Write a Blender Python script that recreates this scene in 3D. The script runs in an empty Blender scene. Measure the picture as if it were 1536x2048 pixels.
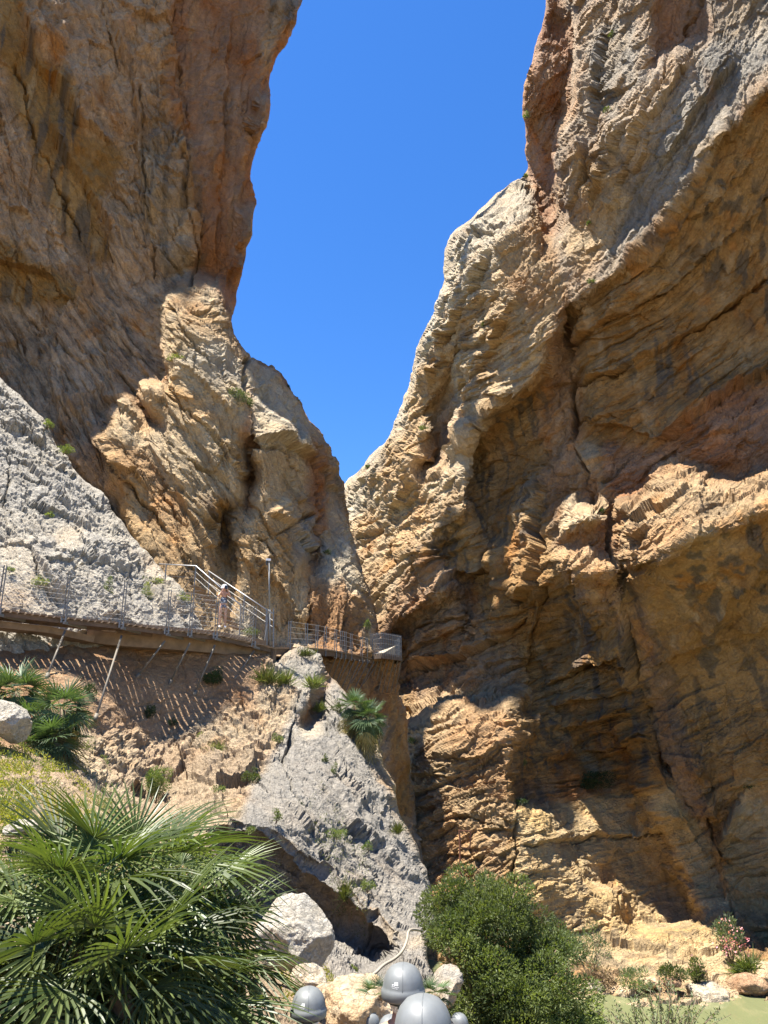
import bpy, bmesh, math, random, time
import numpy as np
from mathutils import Vector, Matrix

T0 = time.time()
S = bpy.context.scene
C = S.collection
PI = math.pi

# ------------------------------------------------------------------ camera, light, sky
W0, H0, F0 = 1536.0, 2048.0, 1479.0
PITCH = math.radians(17.0)
cam_d = bpy.data.cameras.new('camera')
cam = bpy.data.objects.new('camera', cam_d)
C.objects.link(cam)
cam.location = (0, 0, 0)
cam.rotation_euler = (math.radians(90) + PITCH, 0, 0)
cam_d.sensor_fit = 'VERTICAL'
cam_d.sensor_height = 24.0
cam_d.lens = F0 / H0 * 24.0
cam_d.clip_start = 0.05
cam_d.clip_end = 3000.0
S.camera = cam

SUN = Vector((-0.28, 0.012, 0.96)).normalized()
sun_el = math.asin(SUN.z)
sun_az = math.atan2(SUN.x, SUN.y)          # clockwise from +Y
world = bpy.data.worlds.new('World')
S.world = world
world.use_nodes = True
wn = world.node_tree
wn.nodes.clear()
wout = wn.nodes.new('ShaderNodeOutputWorld')
wbg = wn.nodes.new('ShaderNodeBackground')
wsky = wn.nodes.new('ShaderNodeTexSky')
wsky.sky_type = 'NISHITA'
wsky.sun_disc = False
wsky.sun_elevation = sun_el
wsky.sun_rotation = sun_az
wsky.altitude = 1200.0
wsky.air_density = 1.0
wsky.dust_density = 0.15
wsky.ozone_density = 4.5
whs = wn.nodes.new('ShaderNodeHueSaturation')
whs.inputs['Saturation'].default_value = 1.25
whs.inputs['Hue'].default_value = 0.507
wn.links.new(wsky.outputs[0], whs.inputs['Color'])
wn.links.new(whs.outputs[0], wbg.inputs[0])
wn.links.new(wbg.outputs[0], wout.inputs[0])
wbg.inputs[1].default_value = 0.084

sl = bpy.data.lights.new('sun', 'SUN')
sl.energy = 5.0
sl.angle = math.radians(0.53)
sl.color = (1.0, 0.945, 0.86)
so = bpy.data.objects.new('sun', sl)
C.objects.link(so)
so.rotation_euler = SUN.to_track_quat('Z', 'Y').to_euler()
so.location = (0, 0, 60)

S.view_settings.view_transform = 'Standard'
S.view_settings.look = 'None'
S.view_settings.exposure = 1.70
S.view_settings.gamma = 1.0
S.view_settings.use_curve_mapping = False
S.render.engine = 'CYCLES'
S.cycles.use_denoising = True
S.cycles.max_bounces = 8
S.cycles.diffuse_bounces = 5
S.cycles.transparent_max_bounces = 12

# ------------------------------------------------------------------ picture plane <-> world
CP, SP = math.cos(PITCH), math.sin(PITCH)
def rays(px, py):
    """world direction through a pixel, scaled so that its forward (y) part is 1"""
    a = (np.asarray(px, float) - W0 / 2) / F0
    b = (H0 / 2 - np.asarray(py, float)) / F0
    y = CP - b * SP
    z = SP + b * CP
    return np.stack([a / y, np.ones_like(y), z / y], -1)
def at(px, py, Y):
    r = rays(px, py) * Y
    return Vector((float(r[0]), float(r[1]), float(r[2])))
def pix(P):
    """pixel of a world point"""
    P = np.asarray(P, float)
    f = P[..., 1] * CP + P[..., 2] * SP
    u = -P[..., 1] * SP + P[..., 2] * CP
    return P[..., 0] / f * F0 + W0 / 2, H0 / 2 - u / f * F0

# ------------------------------------------------------------------ noise
_rng = np.random.RandomState(7)
_perm = _rng.permutation(256).astype(np.int32)
_perm = np.concatenate([_perm, _perm, _perm])
_g = _rng.normal(size=(256, 3)).astype(np.float32)
_g /= np.linalg.norm(_g, axis=1, keepdims=True)
def perlin(x, y, z):
    x = np.asarray(x, np.float32); y = np.asarray(y, np.float32); z = np.asarray(z, np.float32)
    x, y, z = np.broadcast_arrays(x, y, z)
    xi = np.floor(x); yi = np.floor(y); zi = np.floor(z)
    fx = x - xi; fy = y - yi; fz = z - zi
    xi = xi.astype(np.int32) & 255; yi = yi.astype(np.int32) & 255; zi = zi.astype(np.int32) & 255
    u = fx * fx * fx * (fx * (fx * 6 - 15) + 10)
    v = fy * fy * fy * (fy * (fy * 6 - 15) + 10)
    w = fz * fz * fz * (fz * (fz * 6 - 15) + 10)
    def gr(dx, dy, dz):
        h = _perm[_perm[_perm[xi + dx] + yi + dy] + zi + dz]
        g = _g[h]
        return g[..., 0] * (fx - dx) + g[..., 1] * (fy - dy) + g[..., 2] * (fz - dz)
    a = gr(0, 0, 0); b = gr(1, 0, 0); x00 = a + u * (b - a)
    a = gr(0, 1, 0); b = gr(1, 1, 0); x10 = a + u * (b - a)
    a = gr(0, 0, 1); b = gr(1, 0, 1); x01 = a + u * (b - a)
    a = gr(0, 1, 1); b = gr(1, 1, 1); x11 = a + u * (b - a)
    y0 = x00 + v * (x10 - x00); y1 = x01 + v * (x11 - x01)
    return (y0 + w * (y1 - y0)) * 1.6          # about -1 .. 1
def fbm(P, s, n=4, off=0.0, gain=0.5):
    o = 0; a = 1; f = 1.0 / s; t = 0
    for i in range(n):
        o = o + a * perlin(P[..., 0] * f + off + i * 7.1, P[..., 1] * f + off * 1.7 + i * 3.3, P[..., 2] * f - off + i * 5.9)
        t += a; a *= gain; f *= 2.07
    return o / t
def worley(P, s, off=0.0):
    """F1, F2 and the cell's random number, 3D"""
    q = P / s + off
    c = np.floor(q).astype(np.int32); fr = (q - c).astype(np.float32)
    f1 = np.full(q.shape[:-1], 9.0, np.float32); f2 = f1.copy(); idn = np.zeros(q.shape[:-1], np.float32)
    for i in (-1, 0, 1):
        for j in (-1, 0, 1):
            for k in (-1, 0, 1):
                h = _perm[_perm[_perm[(c[..., 0] + i) & 255] + ((c[..., 1] + j) & 255)] + ((c[..., 2] + k) & 255)]
                g = _g[h] * 0.45 + 0.5
                d = (g[..., 0] + i - fr[..., 0]) ** 2 + (g[..., 1] + j - fr[..., 1]) ** 2 + (g[..., 2] + k - fr[..., 2]) ** 2
                n1 = d < f1
                f2 = np.where(n1, f1, np.minimum(f2, d))
                idn = np.where(n1, h / 255.0, idn)
                f1 = np.where(n1, d, f1)
    return np.sqrt(f1), np.sqrt(f2), idn
def blocks(Q, s, off=0.0):
    """angular blocks: every cell is a plane with its own tilt and height"""
    q = Q / s + off
    c = np.floor(q).astype(np.int32); fr = (q - c).astype(np.float32)
    f1 = np.full(q.shape[:-1], 9.0, np.float32); hv = np.zeros(q.shape[:-1], np.float32)
    for i in (-1, 0, 1):
        for j in (-1, 0, 1):
            for k in (-1, 0, 1):
                h = _perm[_perm[_perm[(c[..., 0] + i) & 255] + ((c[..., 1] + j) & 255)] + ((c[..., 2] + k) & 255)]
                g = _g[h] * 0.45 + 0.5
                dx = fr[..., 0] - g[..., 0] - i; dy = fr[..., 1] - g[..., 1] - j; dz = fr[..., 2] - g[..., 2] - k
                d = dx * dx + dy * dy + dz * dz
                t = _g[(h * 7 + 31) & 255]
                n1 = d < f1
                hv = np.where(n1, (dx * t[..., 0] + dy * t[..., 1] + dz * t[..., 2]) * 1.3 + (h / 255.0 - .5) * .55, hv)
                f1 = np.where(n1, d, f1)
    return hv
def sstep(a, b, x):
    t = np.clip((x - a) / (b - a), 0, 1)
    return t * t * (3 - 2 * t)
def in_poly(px, py, poly):
    ins = np.zeros(px.shape, bool)
    n = len(poly)
    for i in range(n):
        x1, y1 = poly[i]; x2, y2 = poly[(i + 1) % n]
        if y1 == y2: continue
        c = ((y1 > py) != (y2 > py)) & (px < (x2 - x1) * (py - y1) / (y2 - y1) + x1)
        ins ^= c
    return ins
def blur(a, n):
    for _ in range(n):
        p = np.pad(a, [(1, 1), (0, 0)] + [(0, 0)] * (a.ndim - 2), 'edge'); a = (p[:-2] + 2 * p[1:-1] + p[2:]) / 4
        p = np.pad(a, [(0, 0), (1, 1)] + [(0, 0)] * (a.ndim - 2), 'edge'); a = (p[:, :-2] + 2 * p[:, 1:-1] + p[:, 2:]) / 4
    return a
def integrate(gx, gy, wx, wy, it=500):
    """least-squares height whose differences are gx (h, w-1) and gy (h-1, w)"""
    h, w = gx.shape[0], gy.shape[1]
    def Dt(ax, ay):
        o = np.zeros((h, w))
        o[:, 1:] += ax; o[:, :-1] -= ax
        o[1:] += ay; o[:-1] -= ay
        return o
    def A(f):
        return Dt(wx * (f[:, 1:] - f[:, :-1]), wy * (f[1:] - f[:-1])) + 1e-7 * f
    b = Dt(wx * gx, wy * gy)
    x = np.zeros((h, w)); r = b.copy(); p = r.copy(); rs = (r * r).sum()
    for _ in range(it):
        Ap = A(p); al = rs / max((p * Ap).sum(), 1e-30)
        x += al * p; r -= al * Ap; rn = (r * r).sum()
        if rn < 1e-10: break
        p = r + rn / rs * p; rs = rn
    return x
def tps_fit(pts, val, lam):
    pts = np.asarray(pts, float) / 1000.0; val = np.asarray(val, float)
    n = len(pts)
    if n < 4:
        m = val.mean() if n else 0.0
        return lambda X, Y: np.full(X.shape, m)
    d = np.linalg.norm(pts[:, None] - pts[None], axis=-1)
    K = np.where(d > 0, d * d * np.log(d + 1e-12), 0) + lam * np.eye(n)
    Pm = np.c_[np.ones(n), pts]
    M = np.zeros((n + 3, n + 3)); M[:n, :n] = K; M[:n, n:] = Pm; M[n:, :n] = Pm.T
    s = np.linalg.solve(M, np.r_[val, 0, 0, 0])
    def f(X, Y):
        X = X / 1000.0; Y = Y / 1000.0
        o = s[n] + s[n + 1] * X + s[n + 2] * Y
        for i in range(n):
            r = np.hypot(X - pts[i, 0], Y - pts[i, 1])
            o = o + s[i] * np.where(r > 0, r * r * np.log(r + 1e-12), 0)
        return o
    return f

# rock kinds: name -> (rgb, rgb2, grey patina 0..1, streaks 0..1)
ROCK = {
    'pale':   ((.60, .51, .37), (.54, .42, .27), .45, .1),
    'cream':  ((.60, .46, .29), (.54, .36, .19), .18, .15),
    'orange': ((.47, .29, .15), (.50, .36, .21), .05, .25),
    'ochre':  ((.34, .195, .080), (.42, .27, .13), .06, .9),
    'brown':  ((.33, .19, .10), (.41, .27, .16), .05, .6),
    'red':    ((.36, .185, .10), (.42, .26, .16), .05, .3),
    'tan':    ((.48, .365, .245), (.42, .29, .18), .5, .6),
    'grey':   ((.42, .385, .32), (.48, .42, .32), .6, .1),
    'pinkpale': ((.58, .42, .28), (.49, .33, .205), .0, .25),
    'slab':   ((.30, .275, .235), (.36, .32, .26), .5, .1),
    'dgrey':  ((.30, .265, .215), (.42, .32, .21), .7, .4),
    'rubble': ((.50, .385, .24), (.43, .295, .17), .32, .0),
    'yellow': ((.56, .39, .19), (.58, .44, .26), .05, .5),  # brightened to stand in for warm light reflected up the wall
}

class Layer:
    """a rock face: outline, facets with their own facing, bedding and kind of rock, and known distances"""
    def __init__(s, name, outline, edge, dom, default, facets, anchors, step=2.5, warp=14, lam=2e-3, cstep=8.0,
                 amp=1.0, fine=(-40, 1576, -40, 2088), coarse=14.0, wrap=26, back=0.35, seed=0, edge_amp=4.0, smooth=1,
                 shade=(), sunny=(), free=(), cracks=(), its=18, rs=1.0, dl=.018, clamp=(.14, .08), curlk=.035, steps=(), eps=.0031, sat=1.15):
        s.__dict__.update(locals())
    def solve(s):
        x0, x1, y0, y1 = s.dom
        cs = s.cstep
        X, Y = np.meshgrid(np.arange(x0, x1 + cs, cs), np.arange(y0, y1 + cs, cs))
        s.cx, s.cy = X[0], Y[:, 0]
        q = np.stack([X / 90.0, Y / 90.0, np.full_like(X, 3.7 + s.seed)], -1)
        wx = fbm(q, 1.0, 4, 1.3) * s.warp * 1.6; wy = fbm(q, 1.0, 4, 9.1) * s.warp * 1.6
        n = np.zeros(X.shape + (3,)); n[:] = s.default[0]
        par = np.zeros(X.shape + (4,))     # bed angle, bed strength, rough, block
        par[..., 0] = s.default[1]; par[..., 1] = s.default[2]; par[..., 2] = s.default[3]
        col = np.zeros(X.shape + (8,))
        def rk(k):
            a, b, g, t = ROCK[k]; return list(a) + list(b) + [g, t]
        col[:] = rk(s.default[4])
        for fc in s.facets:
            poly, nn, ang, bs, ro, kind = fc[:6]
            m = in_poly(X + wx, Y + wy, poly)
            if nn is not None: n[m] = nn
            if ang is not None: par[m, 0] = ang
            if bs is not None: par[m, 1] = bs
            if ro is not None: par[m, 2] = ro
            if kind is not None: col[m] = rk(kind)
            if len(fc) > 6: par[m, 3] = fc[6]
        n /= np.linalg.norm(n, axis=-1, keepdims=True)
        n = blur(n, s.smooth)
        blk = par[..., 3]
        def grad(axis):
            if axis == 0:
                xm = (X[:, 1:] + X[:, :-1]) / 2; ym = Y[:, 1:]; nm = (n[:, 1:] + n[:, :-1]) / 2
                ra, rb = rays(X[:, :-1], ym), rays(X[:, 1:], ym)
            else:
                xm = X[1:]; nm = (n[1:] + n[:-1]) / 2
                ra, rb = rays(xm, Y[:-1]), rays(xm, Y[1:])
            a = np.minimum((nm * ra).sum(-1), -0.13); 
            d = (nm * (rb - ra)).sum(-1)
            return -d / a
        gx, gy = grad(0), grad(1)
        kx = np.where(blk[:, 1:] == blk[:, :-1], 1.0, 1e-4); ky = np.where(blk[1:] == blk[:-1], 1.0, 1e-4)
        L = integrate(gx, gy, kx, ky)
        out = np.zeros_like(L)
        for b in np.unique(blk):
            A = [a for a in s.anchors if (a[3] if len(a) > 3 else 0) == b]
            res = []
            for a in A:
                j = int(round((a[0] - x0) / cs)); i = int(round((a[1] - y0) / cs))
                res.append(math.log(a[2]) - L[i, j])
            f = tps_fit([(a[0], a[1]) for a in A], res, s.lam)
            c = f(X, Y)
            out = np.where(blk == b, L + c, out)
        s.L = blur(out, 1)
        if s.its: s.carve(X + wx * .55, Y + wy * .55, X, Y)
        # bedding phase (metres across the beds)
        th = np.radians(par[..., 0])
        sc = np.exp(s.L) / F0 * cs
        bx, by = blur(np.sin(th), 3) * sc, blur(np.cos(th), 3) * sc
        s.B = integrate((bx[:, 1:] + bx[:, :-1]) / 2, (by[1:] + by[:-1]) / 2, np.ones(gx.shape), np.ones(gy.shape), 300)
        s.par = blur(par[..., 1:3], 3)
        s.col = blur(col, 1)
    def carve(s, XW, YW, X, Y):
        """push the face back where shade is wanted and forward where sun is wanted"""
        tgt = np.ones(X.shape)  # wanted sun and shade, shaped into the depth of the rock
        for q in s.shade: tgt[in_poly(XW, YW, q)] = -1
        for q in s.sunny: tgt[in_poly(XW, YW, q)] = 1
        for q in s.free: tgt[in_poly(XW, YW, q)] = 0
        ins = in_poly(X, Y, s.outline)
        Lo = s.L.copy()
        sun = np.array(SUN)
        taus = np.cumsum(.30 * 1.085 ** np.arange(52))
        R0 = rays(X, Y)
        for it in range(s.its):
            L = s.L
            Yd = np.exp(L); P = R0 * Yd[..., None]
            Lm = np.where(ins, L, 9.0)
            m = np.full(X.shape, -9.0)
            for k, t in enumerate(taus):
                Q = P + sun * t * (Yd / 45.0)[..., None]
                u, v = pix(Q)
                # surface depth there
                fx = np.clip((u - s.cx[0]) / s.cstep, 0, len(s.cx) - 1.001); fy = (v - s.cy[0]) / s.cstep
                okk = fy > 0; fy = np.clip(fy, 0, len(s.cy) - 1.001)
                i = fy.astype(int); j = fx.astype(int); a = fx - j; b = fy - i
                Ls = (Lm[i, j] * (1 - a) + Lm[i, j + 1] * a) * (1 - b) + (Lm[i + 1, j] * (1 - a) + Lm[i + 1, j + 1] * a) * b
                d = np.where(okk & (Ls < 6), np.log(np.maximum(Q[..., 1], .1)) - Ls, -9.0)
                m = np.maximum(m, d)
            eps, dl = s.eps, s.dl
            c = np.zeros(X.shape)
            lit = (tgt > 0) & ins; sh = (tgt < 0) & ins
            c = np.where(lit & (m > -eps), -(m + eps), c)
            c = np.where(sh & (m < dl), np.minimum(dl - m, .03), c)
            c = blur(np.clip(c, -.05, .03), 2)
            s.L = np.clip(L + c * .75, Lo - s.clamp[0], Lo + s.clamp[1])
        s.L = blur(s.L, 2)
    def sample(s, arr, X, Y):
        fx = np.clip((X - s.cx[0]) / s.cstep, 0, len(s.cx) - 1.001); fy = np.clip((Y - s.cy[0]) / s.cstep, 0, len(s.cy) - 1.001)
        i = fy.astype(int); j = fx.astype(int); u = fx - j; v = fy - i
        if arr.ndim == 3: u = u[..., None]; v = v[..., None]
        return (arr[i, j] * (1 - u) + arr[i, j + 1] * u) * (1 - v) + (arr[i + 1, j] * (1 - u) + arr[i + 1, j + 1] * u) * v
    def axis(s, a, b, lo, hi):
        mid = list(np.arange(max(a, lo), min(b, hi), s.step)); o = mid
        v, st, pre = mid[0], s.step, []
        while v > a:
            st = min(st * 1.25, s.coarse); v -= st; pre.append(v)
        o = pre[::-1] + o
        v, st = o[-1], s.step
        while v < b:
            st = min(st * 1.25, s.coarse); v += st; o.append(v)
        return np.array(o)
    def build(s, mat, kind='structure', label=None):
        s.solve()
        x0, x1, y0, y1 = s.dom
        f = s.fine
        ax = s.axis(x0, x1, f[0], f[1]); ay = s.axis(y0, y1, f[2], f[3])
        X, Y = np.meshgrid(ax, ay)
        ins = in_poly(X, Y, s.outline)
        # roughened silhouette
        rnd = np.random.RandomState(11 + s.seed)
        E = [np.array(p, float) for p in s.edge]
        sd = np.full(X.shape, 1e9); nx, ny = X.copy(), Y.copy()
        if len(E):
            for _ in range(4):
                o = [E[0]]
                for a, b in zip(E[:-1], E[1:]):
                    l = np.linalg.norm(b - a)
                    if l > 9:
                        m = (a + b) / 2 + rnd.normal(size=2) * min(l, 60) * 0.055 * s.edge_amp / 4
                        o.append(m)
                    o.append(b)
                E = o
            # the outline polygon with the rough edge in place of the plain one
            full = [tuple(p) for p in E] + [tuple(p) for p in s.outline[len(s.edge):]]
            ins = in_poly(X, Y, full)
            for a, b in zip(E[:-1], E[1:]):
                d = b - a; L2 = (d * d).sum() + 1e-9
                bx0, bx1 = min(a[0], b[0]) - 60, max(a[0], b[0]) + 60; by0, by1 = min(a[1], b[1]) - 60, max(a[1], b[1]) + 60
                j0, j1 = np.searchsorted(ax, [bx0, bx1]); i0, i1 = np.searchsorted(ay, [by0, by1])
                if j1 <= j0 or i1 <= i0: continue
                Xs, Ys = X[i0:i1, j0:j1], Y[i0:i1, j0:j1]
                t = np.clip(((Xs - a[0]) * d[0] + (Ys - a[1]) * d[1]) / L2, 0, 1)
                qx, qy = a[0] + t * d[0], a[1] + t * d[1]
                ds = np.hypot(Xs - qx, Ys - qy)
                m = ds < sd[i0:i1, j0:j1]
                sd[i0:i1, j0:j1][m] = ds[m]; nx[i0:i1, j0:j1][m] = qx[m]; ny[i0:i1, j0:j1][m] = qy[m]
        out = (~ins) & (sd < s.wrap)
        keep = ins | out
        PX = np.where(out, nx, X); PY = np.where(out, ny, Y)
        Lg = s.sample(s.L, PX, PY)
        R = 18.0
        t = np.clip(1 - sd / R, 0, 1)
        curl = s.curlk * (1 - np.sqrt(np.clip(1 - t * t, 0, 1)))
        curl = np.where(out, s.curlk + s.back * (sd / s.wrap), np.where(ins & (sd < R), curl, 0))
        Yd = np.exp(Lg + curl)
        P = rays(PX, PY) * Yd[..., None]
        B = s.sample(s.B, PX, PY); par = s.sample(s.par, PX, PY); col = s.sample(s.col, X, Y)
        # normals of the smooth face
        du = np.gradient(P, axis=1); dv = np.gradient(P, axis=0)
        N = np.cross(dv, du); N /= np.linalg.norm(N, axis=-1, keepdims=True) + 1e-12
        toward = (N * rays(PX, PY)).sum(-1)
        N = np.where((toward > 0)[..., None] & ins[..., None], -N, N)
        N = blur(N, 2); N /= np.linalg.norm(N, axis=-1, keepdims=True) + 1e-12
        m = keep.ravel()
        Pk = P.reshape(-1, 3)[m]; Bk = B.ravel()[m]; pk = par.reshape(-1, 2)[m]; Nk = N.reshape(-1, 3)[m]; ck = col.reshape(-1, 8)[m]
        ok = out.ravel()[m]
        disp, rgb = rock(Pk / s.rs, Bk / s.rs, pk[:, 0], pk[:, 1], Nk, ck, s)
        disp = disp * s.rs
        disp = disp.astype(np.float64)
        px = np.exp(Lg).ravel()[m] / 45.0 / s.rs
        disp = np.where(ok, disp * 0.6, disp)
        wp_ = np.exp(Lg) / F0
        st = np.maximum(np.linalg.norm(du, axis=-1) / (wp_ * np.gradient(ax)[None, :]), np.linalg.norm(dv, axis=-1) / (wp_ * np.gradient(ay)[:, None]))
        st = blur(st, 3).ravel()[m]
        att = np.clip(3.6 / st, .12, 1.0) * np.ones(1)
        disp = disp * att
        if s.cracks or s.steps:
            gx = PX.ravel()[m]; gy = PY.ravel()[m]
            wq = np.stack([gx / 40.0, gy / 40.0, np.full_like(gx, s.seed)], -1)
            gx = gx + fbm(wq, 1.0, 5, 2.2, .65) * 17; gy = gy + fbm(wq, 1.0, 5, 6.6, .65) * 17
            wm = .12 + .8 * sstep(-.35, .4, fbm(wq, 1.6, 3, 11.0))
            for hh, dc, pl in s.steps:
                xs = [q[0] for q in pl]; ys = [q[1] for q in pl]
                bb = (gx > min(xs) - 3 * dc) & (gx < max(xs) + 3 * dc) & (gy > min(ys) - 3 * dc) & (gy < max(ys) + 3 * dc)
                a_, b_ = gx[bb], gy[bb]; dq = np.full(a_.shape, 1e9); sg = np.zeros(a_.shape); en = np.ones(a_.shape)
                nseg = len(pl) - 1
                for si, ((x1_, y1_), (x2_, y2_)) in enumerate(zip(pl[:-1], pl[1:])):
                    ex, ey = x2_ - x1_, y2_ - y1_
                    tr = ((a_ - x1_) * ex + (b_ - y1_) * ey) / (ex * ex + ey * ey); t_ = np.clip(tr, 0, 1)
                    d_ = np.hypot(a_ - x1_ - t_ * ex, b_ - y1_ - t_ * ey); c_ = (ex * (b_ - y1_) - ey * (a_ - x1_)) / math.hypot(ex, ey)
                    n1 = d_ < dq
                    dq = np.where(n1, d_, dq); sg = np.where(n1, np.sign(c_), sg)
                    g_ = (si + t_) / nseg
                    en = np.where(n1, sstep(0, .18, g_) * sstep(1, .82, g_), en)
                disp[bb] += 1.9 * s.rs * hh * en * (.35 + wm[bb]) * np.exp(-dq / dc) * sstep(-.5, 3.0, dq * sg)
            for w, dp, pl in s.cracks:
                dd = np.full(gx.shape, 1e9)
                xs = [q[0] for q in pl]; ys = [q[1] for q in pl]
                bb = (gx > min(xs) - 4 * w) & (gx < max(xs) + 4 * w) & (gy > min(ys) - 4 * w) & (gy < max(ys) + 4 * w)
                a_, b_ = gx[bb], gy[bb]; dq = np.full(a_.shape, 1e9)
                for (x1_, y1_), (x2_, y2_) in zip(pl[:-1], pl[1:]):
                    ex, ey = x2_ - x1_, y2_ - y1_
                    t_ = np.clip(((a_ - x1_) * ex + (b_ - y1_) * ey) / (ex * ex + ey * ey), 0, 1)
                    dq = np.minimum(dq, np.hypot(a_ - x1_ - t_ * ex, b_ - y1_ - t_ * ey))
                disp[bb] -= dp * wm[bb] * np.exp(-(dq / (w * wm[bb])) ** 2)
        Pk = Pk + Nk * (disp * s.amp * np.minimum(px, 1.4))[:, None]
        # faces
        idx = -np.ones(m.shape, int); idx[m] = np.arange(m.sum()); idx = idx.reshape(X.shape)
        q = np.stack([idx[:-1, :-1], idx[1:, :-1], idx[1:, 1:], idx[:-1, 1:]], -1).reshape(-1, 4)
        q = q[(q >= 0).all(1)]
        o = mesh_np(s.name, Pk, q, mat, rgb, False)
        a = o.data.attributes.new('beds', 'FLOAT', 'POINT'); a.data.foreach_set('value', (Bk / s.rs).astype(np.float32))
        a = o.data.attributes.new('bed_strength', 'FLOAT', 'POINT'); a.data.foreach_set('value', np.clip(pk[:, 0], 0, 1.4).astype(np.float32))
        o['kind'] = kind
        if label: o['label'] = label
        s.obj = o
        print(s.name, len(Pk), len(q), round(time.time() - T0, 1))
        return o
    def depth(s, px, py):
        return float(np.exp(s.sample(s.L, np.array([float(px)]), np.array([float(py)])))[0])
    def pt(s, px, py, off=0.0):
        return at(px, py, s.depth(px, py) - off)

def mesh_np(name, P, q, mat, rgb=None, smooth=True):
    me = bpy.data.meshes.new(name)
    me.vertices.add(len(P)); me.vertices.foreach_set('co', P.astype(np.float32).ravel())
    k = q.shape[1]
    me.loops.add(len(q) * k); me.loops.foreach_set('vertex_index', q.astype(np.int32).ravel())
    me.polygons.add(len(q))
    me.polygons.foreach_set('loop_start', np.arange(0, len(q) * k, k, dtype=np.int32))
    me.polygons.foreach_set('use_smooth', np.full(len(q), smooth))
    me.update()
    if rgb is not None:
        a = me.color_attributes.new('rock_colour', 'FLOAT_COLOR', 'POINT')
        a.data.foreach_set('color', np.c_[rgb, np.ones(len(rgb))].astype(np.float32).ravel())
    me.materials.append(mat)
    o = bpy.data.objects.new(name, me)
    C.objects.link(o)
    return o

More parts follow.
